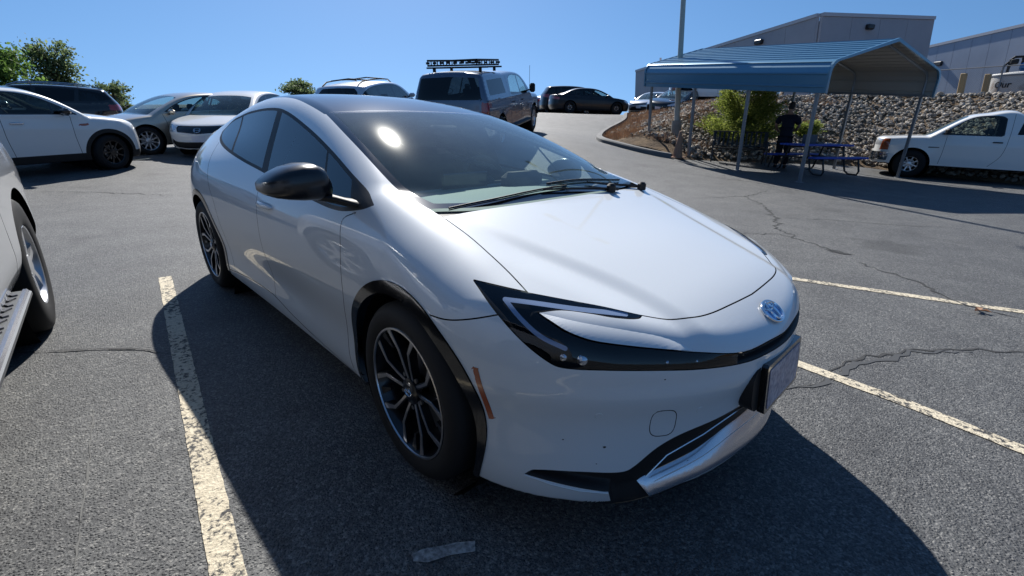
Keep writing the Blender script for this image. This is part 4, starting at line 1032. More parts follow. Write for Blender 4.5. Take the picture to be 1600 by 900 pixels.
def tree(px, py, Z, hgt, wid, label, mt, seed, nl=5200, leaf=.16, shape='round', cat='tree', name='leafy_tree', tr=.09):
    b_ = at_depth(px, py, Z); gz = float(TZ(b_[0], b_[1])); up_ = b_[2]-gz; hgt0 = hgt; hgt = hgt+up_; b_[2] = gz; root = empty(name, tuple(b_), 0, label, cat); rs = np.random.RandomState(seed)
    C = []; tk = MB(); tk.tube([(0, 0, 0), tuple(np.array([.03, .02, .25])*hgt), (rs.uniform(-.04, .04)*hgt, 0, hgt*.55), (0, 0, hgt*.9)], [tr*1.6, tr*1.2, tr*.7, tr*.2], 8)
    nb = 34; per = nl//(nb*3)
    for k in range(nb):
        u = rs.uniform(.06, .98)*(hgt0/hgt)+(1-hgt0/hgt)*rs.uniform(.3, 1); a = rs.uniform(0, 6.28)
        reach = wid*(math.sin(math.pi*min(1, (u-.1)/.95))**.7)*rs.uniform(.55, 1.08) if shape == 'round' else wid*rs.uniform(.5, 1)*(1-.5*u)
        s0 = np.array([0, 0, hgt*u*.8]); e0 = np.array([math.cos(a)*reach, math.sin(a)*reach, hgt*(u*.92+.08*rs.rand())])
        if shape == 'up': e0 = np.array([math.cos(a)*reach*.8, math.sin(a)*reach*.8, hgt*min(1.05, u*.8+.35)])
        tk.tube([s0, (s0+e0)/2+[0, 0, .04*hgt], e0], [tr*.4, tr*.25, tr*.08], 5)
        for u2 in (.5, .78, 1.0):
            c0 = s0*(1-u2)+e0*u2; sg = wid*.13*rs.uniform(.7, 1.3)
            C.append(c0+rs.normal(0, 1, (per, 3))*sg*[1, 1, .75])
    leaf_mesh('crown', np.concatenate(C), leaf, mt, root, rs, 1.8); tk.build('trunk', M['bark'], root, True); return root
tree(6, 166, 18, 2.75, 1.35, 'dense green tree rising behind the windows of the white compact car', M['leaf_dark'], 21, 9000, .15)
tree(98, 168, 21, 2.35, 1.5, 'airy olive-green tree behind the dark car roofs at upper left', M['leaf_mid'], 22, 4200, .15, 'up')
tree(-70, 165, 19, 2.8, 1.6, 'bright green tree cut off by the left edge of the photo', M['leaf_dark'], 29, 5000, .17)
tree(183, 172, 26, 1.6, .95, 'low green shrub showing above the gold sedan bonnet', M['leaf_mid'], 23, 3200, .14, cat='shrub', name='low_shrub')
tree(470, 172, 26, 1.45, 1.05, 'round green treetop between the white roofs and the silver crossover', M['leaf_mid'], 24, 4200, .14)

# ---------------------------------------------------------------- steel carport
CD = np.array([-1.919, 11.046, -.011]); CV = np.array([-1.657, .514, .119]); CW = np.array([1.301, 4.246, .098]); CUPV = np.array([.012, -.128, 1.]); CUPV /= np.linalg.norm(CUPV)
M['post'] = mat('galvanised_steel', (.23, .25, .27), .55, .6); M['roof_blue'] = mat('blue_roof_sheet', (.085, .22, .33), .30, .30, coat=.6, coat_rough=.18); M['roof_under'] = mat('sheet_underside', (.42, .40, .36), .6)
cp = empty('carport', tuple(CD), 0, 'blue metal carport with ribbed roof over the picnic table', 'carport')
cw, cv = CW/np.linalg.norm(CW), CV/np.linalg.norm(CV); WID_, LEN_ = 4.44, 1.74*3
def cpt(u, w_, h_): return cv*u+cw*w_+CUPV*h_     # relative to the root
zf = lambda P: float(TZ(CD[0]+P[0], CD[1]+P[1]))-CD[2]
for k in range(4):
    for w_ in (0, WID_):
        b = MB(); q = cpt(1.74*k, w_, 0); top_ = cpt(1.74*k, w_, 2.1); q = q+CUPV*(zf(q)-q[2])-CUPV*.02 if w_ == 0 else q+CUPV*(zf(q)-q[2])-CUPV*.02
        L = np.linalg.norm(top_-q); b.box((q+top_)/2, (.062, .062, L), ax=[cv, np.cross(CUPV, cv), CUPV]); b.box(q+CUPV*.02, (.15, .15, .02), ax=[cv, np.cross(CUPV, cv), CUPV])
        b.build('post', M['post'], cp)
prof = [(-.10, 2.03), (-.10, 2.42)]
for a in np.linspace(0, 1, 7)[1:]: prof.append((-.10+.30*(1-math.cos(a*1.2)), 2.42+.30*math.sin(a*1.2)*.93))
rx, rz_ = prof[-1]; prof += [(WID_/2, 3.20)]
full = prof+[(WID_-a, b) for a, b in prof[::-1][1:]]
# ribs: resample and raise
fp = np.array(full); sd_ = np.concatenate([[0], np.cumsum(np.linalg.norm(np.diff(fp, axis=0), axis=1))]); tot = sd_[-1]
ribs = []; s_ = 0
step = .255; k = 0
while s_ < tot:
    for o_, h_ in ((0, 0), (.095, 0), (.110, .019), (.135, .019), (.150, 0)):
        if s_+o_ < tot: ribs.append((s_+o_, h_))
    s_ += step
ribs.append((tot, 0))
def sheet(off, hs, u0, u1):
    R0 = []
    for ss, h_ in ribs:
        x_ = np.interp(ss, sd_, fp[:, 0]); z_ = np.interp(ss, sd_, fp[:, 1]); x2 = np.interp(ss+.01, sd_, fp[:, 0])-np.interp(ss-.01, sd_, fp[:, 0]); z2 = np.interp(ss+.01, sd_, fp[:, 1])-np.interp(ss-.01, sd_, fp[:, 1])
        l_ = math.hypot(x2, z2); nx_, nz_ = -z2/l_, x2/l_; R0.append((x_+nx_*(h_*hs+off), z_+nz_*(h_*hs+off)))
    return R0
prA, prB = sheet(.004, 1, 0, 1), sheet(-.004, 1, 0, 1)
U0, U1 = -.22, LEN_+.22
b = MB()
for j in range(4):
    ua, ub = U0+(U1-U0)*j/4, U0+(U1-U0)*(j+1)/4
    n_ = len(prA); b.add([cpt(u, x_, z_+.0015*(j % 2)) for u in (ua-.01*(j > 0), ub) for x_, z_ in prA], [(i, i+1, n_+i+1, n_+i) for i in range(n_-1)])
b.build('roof_sheet', M['roof_blue'], cp)
b = MB(); b.add([cpt(u, x_, z_) for u in (U0, U1) for x_, z_ in prB], [(i, i+1, n_+i+1, n_+i) for i in range(n_-1)]); b.build('roof_lining', M['roof_under'], cp)
for u in (U0, U1):   # trim on the gable edges
    b = MB(); rr_ = []
    for i in range(len(fp)):
        x_, z_ = fp[i]; c0 = np.array([WID_/2, 1.6]); dv = np.array([x_, z_])-c0; dv /= np.linalg.norm(dv)
        pa, pb = np.array([x_, z_])+dv*.028, np.array([x_, z_])-dv*.045; e_ = .03*(1 if u > 0 else -1)
        rr_.append([cpt(u-e_, *pb), cpt(u+e_*.6, *pb), cpt(u+e_*.6, *pa), cpt(u-e_, *pa)])
    b.loft(rr_, True); b.build('gable_trim', M['roof_blue'], cp)
bow = [(0, 2.0), (0, 2.36)]+[(.28*(1-math.cos(a*1.2)), 2.36+.28*math.sin(a*1.2)) for a in np.linspace(0, 1, 6)[1:]]+[(WID_/2, 3.12)]
bow = bow+[(WID_-a, b_) for a, b_ in bow[::-1][1:]]
for k in range(4):
    b = MB(); b.tube([cpt(1.74*k, *q) for q in bow], .032, 6); b.build('roof_bow', M['post'], cp)
for w_ in (0, WID_):
    b = MB(); b.box(cpt(LEN_/2, w_, 2.06), (LEN_+.2, .05, .05), ax=[cv, np.cross(CUPV, cv), CUPV]); b.build('eave_rail', M['post'], cp)

# ---------------------------------------------------------------- picnic table, bench, person
M['blue_plastic'] = mat('blue_plastisol', (.02, .075, .42), .4); M['black_tube'] = mat('black_powdercoat', (.012, .012, .013), .45)
def slatted(mb, c, L, W_, th, ax, n): # perforated top as real slats with a rim
    a, b_, n_ = ax
    for i in range(n):
        o_ = (i+.5)/n*W_-W_/2; mb.box(c+b_*o_, (L, W_/n*.78, th), ax=ax)
tb0 = place(1266, 270); ta = R(63); tax = [np.array([math.cos(ta), math.sin(ta), 0]), np.array([-math.sin(ta), math.cos(ta), 0]), np.array([0, 0, 1.])]
tbl = empty('picnic_table', tuple(tb0), 0, 'blue picnic table with attached benches and black tube frame under the carport', 'picnic table')
for nm_, off_, wd_, h_ in (('table_top', 0, .76, .76), ('bench_seat', -.74, .26, .46), ('bench_seat', .74, .26, .46)):
    n_sl = 7 if wd_ > .5 else 3
    b = MB(); c0 = tax[1]*off_+np.array([0, 0, h_]); b.box(c0-np.array([0, 0, .012]), (1.80, wd_-.02, .012), ax=tax)
    f_ = b.build(nm_, M['blue_plastic'], tbl)
    for i in range(n_sl):
        o_ = (i+.5)/n_sl*wd_-wd_/2; s2 = MB(); s2.box(c0+tax[1]*o_, (1.84, wd_/n_sl*.86, .05), ax=tax, bev=.008); s2.build('slat', M['blue_plastic'], f_)
for e_ in (-.62, .62):
    b = MB(); o_ = tax[0]*e_; Z_ = tax[2]
    b.tube([o_-tax[1]*.30+Z_*.73, o_-tax[1]*.36+Z_*.5, o_-tax[1]*.50+Z_*.10, o_-tax[1]*.62+Z_*.03, o_-tax[1]*.86+Z_*.03, o_-tax[1]*.90+Z_*.12, o_-tax[1]*.80+Z_*.43], .024, 8)
    b.tube([o_+tax[1]*.30+Z_*.73, o_+tax[1]*.36+Z_*.5, o_+tax[1]*.50+Z_*.10, o_+tax[1]*.62+Z_*.03, o_+tax[1]*.86+Z_*.03, o_+tax[1]*.90+Z_*.12, o_+tax[1]*.80+Z_*.43], .024, 8)
    b.tube([o_-tax[1]*.80+Z_*.43, o_+tax[1]*.80+Z_*.43], .02, 8); b.tube([o_-tax[1]*.34+Z_*.70, o_+tax[1]*.34+Z_*.70], .02, 8)
    b.build('leg_frame', M['black_tube'], tbl, True)
b = MB(); b.tube([tax[0]*-.62+tax[2]*.43, tax[0]*.62+tax[2]*.43], .02, 8); b.build('stretcher', M['black_tube'], tbl, True)
# things on the table
bx = tb0+tax[0]*(-.25)+tax[1]*(.05)+np.array([0, 0, .777]); b = MB(); b.loft([[bx+tax[0]*x_*s__+tax[1]*y_*s__+np.array([0, 0, z_]) for x_, y_ in ((-.15, -.10), (.15, -.10), (.15, .10), (-.15, .10))] for s__, z_ in ((.85, 0), (1, .05), (1.02, .20), (.93, .24))], True)
bag = b.build('lunch_bag', mat('grey_canvas', (.10, .11, .13), .8), None, True)
tag(bag, 'grey soft bag standing on the blue picnic table', 'bag')
b = MB(); b.box(tb0+tax[0]*.10+tax[1]*.12+np.array([0, 0, .80]), (.34, .26, .05), rz=ta+.3, bev=.01); tag(b.build('folder', mat('dark_green_folder', (.03, .05, .045), .6)), 'dark flat case lying on the blue table beside the grey bag', 'case')
# bench of black mesh
bb0 = place(1150, 256); ba = R(205); bax = [np.array([math.cos(ba), math.sin(ba), 0]), np.array([-math.sin(ba), math.cos(ba), 0]), np.array([0, 0, 1.])]
bn = empty('metal_bench', tuple(bb0), 0, 'black metal bench with slatted back standing beside the juniper under the carport', 'bench')
b = MB(); c0 = bax[2]*.44; b.tube([c0+bax[0]*sx*.75+bax[1]*sy*.24 for sx, sy in ((-1, -1), (1, -1), (1, 1), (-1, 1), (-1, -1))], .018, 6); st_ = b.build('seat', M['black_tube'], bn, True)
for i in range(7):
    b = MB(); b.box(c0+bax[1]*(-.20+.066*i), (1.5, .045, .012), ax=bax); b.build('slat', M['black_tube'], st_)
b = MB(); bk0 = bax[2]*.70-bax[1]*.30; b.tube([bk0+bax[0]*sx*.75+(bax[2]*.2-bax[1]*.05)*sz for sx, sz in ((-1, -1), (-1, 1), (1, 1), (1, -1), (-1, -1))], .018, 6); bk_ = b.build('backrest', M['black_tube'], bn, True)
for i in range(12):
    b = MB(); q = bk0+bax[0]*(-.68+.124*i); b.box(q, (.05, .012, .40), ax=[bax[0], bax[1], (bax[2]*.2-bax[1]*.05)/.206]); b.build('slat', M['black_tube'], bk_)
for sx in (-.72, .72):
    b = MB(); o_ = bax[0]*sx; b.tube([o_-bax[1]*.36, o_-bax[1]*.25+bax[2]*.44, o_-bax[1]*.36+bax[2]*.9], .02, 6); b.build('leg', M['black_tube'], bn, True)
    b = MB(); b.tube([o_+bax[1]*.34, o_+bax[1]*.24+bax[2]*.44, o_+bax[1]*.22+bax[2]*.64, o_-bax[1]*.24+bax[2]*.66], .02, 6); b.build('leg', M['black_tube'], bn, True)
# folding chair frame seen behind the table
ch0 = place(1205, 247, EZ); b = MB(); cr = empty('tube_chair', tuple(ch0), R(200), 'dark tube-framed chair with rounded back between the bench and the standing person', 'chair')
b.tube([(-.25, -.22, .45), (-.25, -.26, .80), (-.18, -.28, .90), (.18, -.28, .90), (.25, -.26, .80), (.25, -.22, .45)], .018, 8); b.build('back_frame', M['black_tube'], cr, True)
b = MB(); b.box((0, 0, .45), (.48, .46, .04), bev=.015); b.build('seat', mat('pale_seat', (.34, .33, .30), .7), cr, True)
for sx in (-.22, .22):
    for sy in (-.22, .22):
        b = MB(); b.tube([(sx, sy, .44), (sx*1.1, sy*1.15, 0)], .014, 6); b.build('leg', M['black_tube'], cr, True)

def skin_part(name, verts, edges, radii, m, parent, sub=2, root=0):
    me = bpy.data.meshes.new(name); me.from_pydata([tuple(v) for v in verts], edges, []); o = bpy.data.objects.new(name, me); col.objects.link(o)
    bm = bmesh.new(); bm.from_mesh(me); ly = bm.verts.layers.skin.verify(); bm.verts.ensure_lookup_table()
    for v, r_ in zip(bm.verts, radii):
        v[ly].radius = r_ if hasattr(r_, '__len__') else (r_, r_); v[ly].use_root = (v.index == root)
    bm.to_mesh(me); bm.free()
    o.modifiers.new('s', 'SKIN').use_smooth_shade = True; ss = o.modifiers.new('u', 'SUBSURF'); ss.levels = sub; ss.render_levels = sub
    dg = bpy.context.evaluated_depsgraph_get(); ev = o.evaluated_get(dg); nm = bpy.data.meshes.new_from_object(ev); bpy.data.objects.remove(o)
    for p_ in nm.polygons: p_.use_smooth = True
    nm.materials.clear(); nm.materials.append(m); o = bpy.data.objects.new(name, nm); col.objects.link(o); o.parent = parent; return o
M['skin'] = mat('skin', (.34, .20, .14), .55); M['shirt'] = mat('navy_shirt', (.012, .016, .028), .85, spec=.2); M['trousers'] = mat('black_trousers', (.012, .013, .018), .9, spec=.2); M['hair'] = mat('dark_hair', (.012, .010, .009), .7)
pg = place(1217, 262); per = empty('person', tuple(pg), R(100), 'person in dark navy top and black trousers standing behind the picnic table', 'person')
# local: +x faces away from the camera, +y the person's left
bv = [(0, 0, .94), (.0, 0, 1.10), (0, 0, 1.26), (0, 0, 1.40), (.01, 0, 1.49), (.03, 0, 1.56), (.04, 0, 1.66), (.035, 0, 1.74),
      (0, .20, 1.41), (.03, .31, 1.20), (.16, .27, 1.06), (.22, .22, 1.02), (0, -.19, 1.41), (.05, -.28, 1.18), (.20, -.21, 1.08), (.26, -.17, 1.06),
      (0, .09, .88), (.02, .10, .50), (-.02, .11, .10), (.10, .12, .04), (0, -.09, .88), (.03, -.11, .50), (-.01, -.12, .10), (.11, -.14, .04)]
be = [(0,1),(1,2),(2,3),(3,4),(4,5),(5,6),(6,7),(3,8),(8,9),(9,10),(10,11),(3,12),(12,13),(13,14),(14,15),(0,16),(16,17),(17,18),(18,19),(0,20),(20,21),(21,22),(22,23)]
br_ = [(.15,.12),(.145,.115),(.16,.12),(.15,.11),(.07,.065),(.062,.062),(.085,.10),(.07,.08),(.062,.062),(.045,.045),(.036,.036),(.03,.04),(.062,.062),(.045,.045),(.036,.036),(.03,.04),(.085,.085),(.06,.06),(.045,.045),(.045,.035),(.085,.085),(.06,.06),(.045,.045),(.045,.035)]
skin_part('body', bv, be, br_, M['skin'], per)
skin_part('shirt', [bv[i] for i in (0, 1, 2, 3)]+[(0, 0, 1.475), (0, .21, 1.41), (.03, .30, 1.22), (0, -.20, 1.41), (.05, -.27, 1.20), (0, 0, .90)], [(0,1),(1,2),(2,3),(3,4),(3,5),(5,6),(3,7),(7,8),(0,9)], [(.23,.17),(.225,.17),(.24,.17),(.21,.14),(.10,.09),(.10,.10),(.085,.085),(.10,.10),(.085,.085),(.235,.175)], M['shirt'], per)
skin_part('trousers', [(0,0,.96),(0,.09,.86),(.02,.10,.50),(-.02,.11,.09),(0,-.09,.86),(.03,-.11,.50),(-.01,-.12,.09)], [(0,1),(1,2),(2,3),(0,4),(4,5),(5,6)], [(.20,.15),(.13,.12),(.095,.095),(.08,.08),(.13,.12),(.095,.095),(.08,.08)], M['trousers'], per)
b = MB(); rr_ = [[(.028+.092*k_*math.cos(t), .078*k_*math.sin(t), z_) for t in np.linspace(0, 2*math.pi, 17)[:-1]] for z_, k_ in ((1.62, .9), (1.68, 1.05), (1.74, 1.08), (1.79, .9), (1.82, .5), (1.825, .1))]
rr_ = [[(min(x_, .06) if i < 2 else x_, y_, z_) for x_, y_, z_ in r_] for i, r_ in enumerate(rr_)]; b.loft(rr_, True); b.build('hair', M['hair'], per, True)
for sy in (1, -1):
    b = MB(); b.lathe([(.001, -.02), (.018, -.012), (.02, 0), (.015, .014), (.001, .02)], 10, (.045, sy*.088, 1.685), 'z'); b.build('ear', M['skin'], per, True)
    w0 = np.array([.22, .22, 1.02]) if sy > 0 else np.array([.26, -.17, 1.06])
    for k in range(5):
        a = (k-2)*.18; d_ = np.array([.85, -sy*.3+a*.5, -.25 if k else .3]); L_ = (.055, .075, .082, .076, .06)[k]
        b = MB(); s0 = w0+np.array([.05 if k else .0, (k-2)*.018*-sy, -.01]); b.tube([s0, s0+d_*L_*.5, s0+d_*L_+np.array([-.005, 0, -.02])], [.010, .009, .007], 6); b.build('finger', M['skin'], per, True)
for sy in (1, -1):
    b = MB(); b.box((.06 if sy > 0 else .07, sy*(.115 if sy > 0 else .13), .045), (.29, .10, .09), bev=.035); b.build('shoe', M['hair'], per, True)
# faded cone at the second post
q = place(1058, 247, EZ); cn = empty('traffic_cone', tuple(q), 0, 'faded tan traffic cone standing at the foot of the light pole by the kerb', 'traffic cone')
b = MB(); b.lathe([(.15, .03), (.14, .04), (.035, .74), (.02, .75)], 20, axis='z', cap=True); m = mat('faded_cone', (.30, .17, .11), .8); b.build('cone_body', m, cn, True)
b = MB(); b.box((0, 0, .018), (.38, .38, .035), bev=.01); b.build('cone_base', m, cn)
# ---------------------------------------------------------------- light pole
pf = place(1056, 214, EZ); m = mat('painted_pole', (.42, .42, .38), .5); lpo = empty('light_pole', tuple(pf), 0, 'tall pale light pole rising behind the left end of the blue carport', 'light pole')
b = MB(); b.tube([UP*0, UP*2.2, UP*9.0], [.085, .08, .055], 14); b.build('pole', m, lpo, True)
b = MB(); b.tube([UP*-.1, UP*.50], [.15, .15], 16); b.build('footing', M['concrete'], lpo, True)
for s_ in (-1, 1):
    b = MB(); o_ = UP*9.0; a_ = np.array([.97, .25, 0])*s_; b.tube([o_, o_+a_*.8+UP*.1], .035, 8); b.box(o_+a_*1.1+UP*.1, (.7, .35, .16), rz=math.atan2(.25, .97), bev=.03); b.build('lamp_head', mat('lamp_head_bronze', (.06, .05, .04), .5), lpo)
# ---------------------------------------------------------------- other vehicles: each built from its own outline
PI = math.pi
def terrain_frame(x, y, az, zf=None):
    zf = zf or (lambda a, b: float(TZ(a, b))); e = .8
    gx_ = (zf(x+e, y)-zf(x-e, y))/(2*e); gy_ = (zf(x, y+e)-zf(x, y-e))/(2*e)
    n = np.array([-gx_, -gy_, 1]); n /= np.linalg.norm(n); f = np.array([math.cos(az), math.sin(az), 0]); f = f-n*(f@n); f /= np.linalg.norm(f); l = np.cross(n, f)
    return f, l, n
def set_frame(o, pos, f, l, n):
    o.matrix_world = Matrix(((f[0], l[0], n[0], pos[0]), (f[1], l[1], n[1], pos[1]), (f[2], l[2], n[2], pos[2]), (0, 0, 0, 1)))
def vehicle(name, cat, label, S, az, wheel_px=None, at=None, ref='fr', paint=None, group=None, zf=None):
    """S: outline. Local frame: x forward from the front axle, y left, z up."""
    wb, W = S['wb'], S['W']; wr = S.get('wr', .34); cl = S.get('clear', .2)
    hood = nspl(*zip(*S['hood'])); cab = nspl(*zip(*S['cab'])) if 'cab' in S else None
    xf, xr = S['xf'], S['xr']; belt = S['belt']; tum = S.get('tum', .45)
    cen = nspl(*zip(*S['nose'])); rear = nspl(*zip(*S['tail'])); pk = S.get('plan', .25); pr = S.get('rplan', .15); kh = S.get('kh', .08); kc = S.get('kc', .05)
    ca, cb = S.get('cabx', (-9, 9))
    def F_(P):
        x = P[..., 0]; w = np.abs(P[..., 1]); z = P[..., 2]
        T = hood(x)-S.get('crown', .05)*w**2-S.get('shoulder', .25)*np.maximum(w-W*.8, 0)**2*8*.2
        if cab is not None:
            c = cab(x)-.05*w**2-.10*w**4
            c = smin(c, S.get('rw', (99, 0, 0))[1]*(x-S['rw'][0])+S['rw'][2], .05) if 'rw' in S else c
            T = smax(T, c, .02)
        Tz = (z-T)*.9
        bz = nspl(*zip(*belt))(x) if len(belt) > 2 else np.interp(x, *zip(*sorted(belt)))
        s = W-S.get('tuck', .035)*((z-.6)/.4)**2*(z < .6)-np.maximum(z-bz, 0)*tum-.03*sstep(bz-.25, bz, z)+.018*np.exp(-(x/.45)**2-((z-.55)/.28)**2)+.018*np.exp(-((x+wb)/.45)**2-((z-.6)/.28)**2)
        s = s-S.get('taper', .05)*sstep(-wb, xr, x)**2-.05*sstep(.2, xf, x)**2
        a = smax(Tz, (w-s)*.93, kh+(kc-kh)*sstep(bz-.05, bz+.1, z)); a = smax(a, (x-(cen(z)+xf-pk*(w/W)**2-.22*(w/W)**6))*.85, .07)
        a = smax(a, ((rear(z)+xr+pr*(w/W)**2+.16*(w/W)**6)-x)*.85, .06)
        return smax(a, cl-z, .02)
    n_ = S.get('res', 1.0)
    sh = Shell(rays_shell(F_, nm=int(100*n_), nf=int(64*n_), nr=int(60*n_), nv=int(50*n_), nb=int(30*n_), X0=-wb, X1=0, ZC=.42))
    V0 = sh.V.copy(); T0_ = sh.T.copy()
    ar = S.get('arch', wr+.055); cut = [lambda V, c=c: np.hypot(V[:,0]-c, V[:,2]-wr)-ar for c in (0, -wb)]
    clad = S.get('clad')
    if clad: cut += [lambda V, c=c: np.hypot(V[:,0]-c, V[:,2]-wr)-ar-clad for c in (0, -wb)]+[lambda V: V[:,2]-(cl+.15)]
    dlo = curve(S['dlo'], k=3, sharp=40); fd_ = lambda V: sdpoly(xz(V), dlo)
    cut += [fd_, lambda V: fd_(V)+.022]
    pil = [bar(*b_) for b_ in S['pillars']]; cut += pil
    fields = {}
    for key, proj_, pts in S.get('panels', []):
        pc = curve(pts, k=3, sharp=35); f = {'xw': lambda V, pc=pc: sdpoly(xw(V), pc), 'wz': lambda V, pc=pc: sdpoly(np.stack([np.abs(V[:,1]), V[:,2]], 1), pc), 'xz': lambda V, pc=pc: sdpoly(xz(V), pc)}[proj_]
        fields[key] = f; cut.append(f)
    for c in cut: sh.cut(c)
    gaps = []
    for ln in S.get('gaps', []):
        L_ = curve(ln, closed=False, sharp=60); sg = (lambda V, L_=L_: V[:,0]-np.interp(V[:,2], L_[::-1,1] if L_[0,1] > L_[-1,1] else L_[:,1], L_[::-1,0] if L_[0,1] > L_[-1,1] else L_[:,0]))
        gg = S.get('gapw', .004); fg = lambda V, L_=L_: sdpoly(xz(V), L_, False)-gg; sh.cut(sg); sh.cut(fg); gaps.append(fg)
    C = sh.cen(); N = grad_n(F_, C); x, y, z = C.T; w = np.abs(y); lab = np.full(len(C), 'body', dtype='U20')
    bz = np.interp(x, *zip(*sorted(belt)))
    sidey = (np.abs(N[:,1]) > .55)
    for key, proj_, pts in S.get('panels', []):
        kk = key.split('.')[0]; m_ = fields[key](C) < 0
        if kk in ('windshield', 'roof_panel', 'bonnet', 'bed_floor'): m_ &= (N[:,2] > .25) & (z > belt[0][1]-.25) 
        if kk == 'back_window': m_ &= (x < -wb*.3) & (N[:,0] < -.2)
        if proj_ == 'wz' and kk in ('grille', 'headlight', 'number_plate', 'bumper', 'fog', 'lower_grille'): m_ &= (x > xf-.55) & ((N[:,0] > .15) | (kk == 'headlight'))
        if proj_ == 'wz' and kk in ('tail_lamp', 'rear_plate', 'rear_bumper', 'tailgate_panel'): m_ &= (x < xr+.45) & (N[:,0] < .15) 
        if proj_ == 'wz' and kk == 'marker': m_ &= x > xf-.40
        if proj_ == 'xz': m_ &= (w > .5)
        lab[m_] = kk
    ind = (fd_(C) < 0) & (w > W*.35) & (z > min(b_[1] for b_ in belt)-.1) & (np.abs(N[:,1]) > .35)
    lab[ind] = 'window_surround'; inn = ind & (fd_(C) < -.022)
    for b_ in pil: inn &= b_(C) > 0
    lab[inn] = 'side_window'
    for fg in gaps: lab[(fg(C) < 0) & (w > W*.6) & (lab == 'body')] = 'gap'
    if clad:
        for c in (0, -wb): lab[(np.hypot(x-c, z-wr) < ar+clad) & (w > W*.5)] = 'cladding'
        lab[(z < cl+.15) & (w > W*.6) & (x < xf-.2) & (x > xr+.2)] = 'cladding'
    for c in (0, -wb): lab[(np.hypot(x-c, z-wr) < ar) & (w > W*.45)] = 'gone'
    lab[(z < cl+.03) & (lab != 'gone')] = 'underbody'
    root = empty(name, (0, 0, 0), 0, label, cat, group)
    MT = {'body': paint, 'windshield': M['windshield'], 'back_window': M['tint'] if S.get('dark_glass', True) else M['side_glass'], 'side_window': M['tint'] if S.get('dark_side') else M['side_glass'], 'window_surround': M['gloss_black'], 'roof_panel': M['gloss_black'], 'bonnet': paint,
          'grille': M['gloss_black'], 'lower_grille': M['trim'], 'headlight': M['clear_lens'], 'tail_lamp': M['red_lens'], 'number_plate': M['plate'], 'rear_plate': M['plate'], 'bumper': M['chrome'], 'rear_bumper': M['chrome'], 'cladding': M['trim'], 'underbody': M['trim'], 'fog': M['trim'], 'tailgate_panel': M['gloss_black'], 'stripe': M['trim'], 'marker': M['amber'], 'emblem_strip': M['chrome']}
    MT.update(S.get('mats', {}))
    for kk in np.unique(lab):
        if kk in ('gone', 'gap'): continue
        split_ = kk in ('headlight', 'tail_lamp', 'marker', 'window_surround', 'side_window', 'side_hatch', 'cladding')
        dsp = None
        if kk in ('grille', 'lower_grille'): dsp = lambda V: np.full(len(V), .012)
        if kk in ('bumper', 'rear_bumper'): dsp = lambda V: np.full(len(V), -.03)
        part_from(sh, lab == kk, kk, MT.get(kk, paint), root, F_, (-1, 1), merge=not split_, disp=dsp)
    ln_ = Shell(V=V0, T=T0_); lc = ln_.cen(); lm = lc[:,2] > cl+.03
    lm &= ~((sdpoly(xz(lc), dlo) < .03) & (np.abs(lc[:,1]) > W*.35))
    for key in fields:
        if key.split('.')[0] in ('windshield', 'back_window'):
            f = fields[key]; mm = f(lc) < .04
            if key.startswith('back'): mm &= lc[:,0] < -wb*.3
            else: mm &= lc[:,2] > belt[0][1]-.1
            lm &= ~mm
    for c in (0, -wb): lm &= ~((np.hypot(lc[:,0]-c, lc[:,2]-wr) < ar+.03) & (np.abs(lc[:,1]) > W*.45))
    part_from(ln_, lm, 'inner_structure', M['liner'], root, F_, (-1, 1), off=-.03)
    b = MB()
    for c in (0, -wb):
        for s_ in (-1, 1): b = MB(); b.lathe([(ar+.02, W-.06), (ar+.03, .45), (.02, .45)], 24, (c, 0, wr), sgn=s_); b.build('wheel_well', M['liner'], root, True)
    for c in (0, -wb):
        for s_ in (-1, 1):
            make_wheel(root, (c, s_*(W-S.get('tw', .23)/2-.01), wr), s_, wr, S.get('rim', .22), S.get('tw', .23), S.get('wheel', 'alloy'), n=32, simple=True, spokes=S.get('spokes', 5), ph=.3+.1*abs(c), steer=S.get('steer', 0) if c == 0 else 0)
    # cabin: seats, dash and wheel visible through the glass
    cx0 = S.get('cabin', (-.35, -2.2)); bz0 = belt[0][1]
    b = MB(); b.box(((cx0[0]+cx0[1])/2-.1, 0, cl+.12), (cx0[0]-cx0[1]+.5, W*1.6, .05)); b.build('cabin_floor', M['cabin'], root)
    b = MB(); b.box((cx0[0]-.28, 0, bz0-.12), (.5, W*1.5, .16), bev=.05); b.build('dashboard', M['dash'], root, True)
    for yy in (-W*.42, W*.42):
        for k, xx in enumerate(S.get('seats', (-1.35, -2.15))):
            b = MB(); b.box((xx, yy, bz0-.22), (.15, .48, .62), bev=.05); b.box((xx-.04, yy, bz0+.17), (.10, .25, .16), bev=.04); b.build('seat', S.get('seatmat', M['seat']), root, True)
    b = MB(); c0 = np.array([cx0[0]-.62, W*.42, bz0-.02]); b.tube([c0+.18*(math.cos(t)*np.array([0, 1, 0])+math.sin(t)*np.array([-.4, 0, .91])) for t in np.linspace(0, 2*PI, 21)], .016, 6, False); b.tube([c0+[0, .17, 0], c0-[0, .17, 0]], .016, 5); b.build('steering_wheel', M['cabin'], root, True)
    mx, mz = S.get('mirror', (-.62, bz0+.06)); mm = S.get('mirror_mat', paint)
    for s_ in (-1, 1):
        b = MB(); ms = S.get('msize', (.12, .20, .13)); b.box((mx, s_*(W-.0+ms[1]/2), mz+.03), (ms[0], ms[1], ms[2]), bev=.04); mr = b.build('door_mirror', mm, root, True)
        b = MB(); b.tube([(mx+.02, s_*(W-.09), mz-.04), (mx, s_*(W+.05), mz-.01)], .02, 6); b.build('mirror_arm', M['trim'], mr, True)
        for hx, hz in S.get('handles', []):
            p, n = on_shell(F_, (hx, s_*W, hz)); b = MB(); b.box(p+n*.02, (.19, .02, .028), bev=.008); b.build('door_handle', S.get('hmat', paint), root, True)
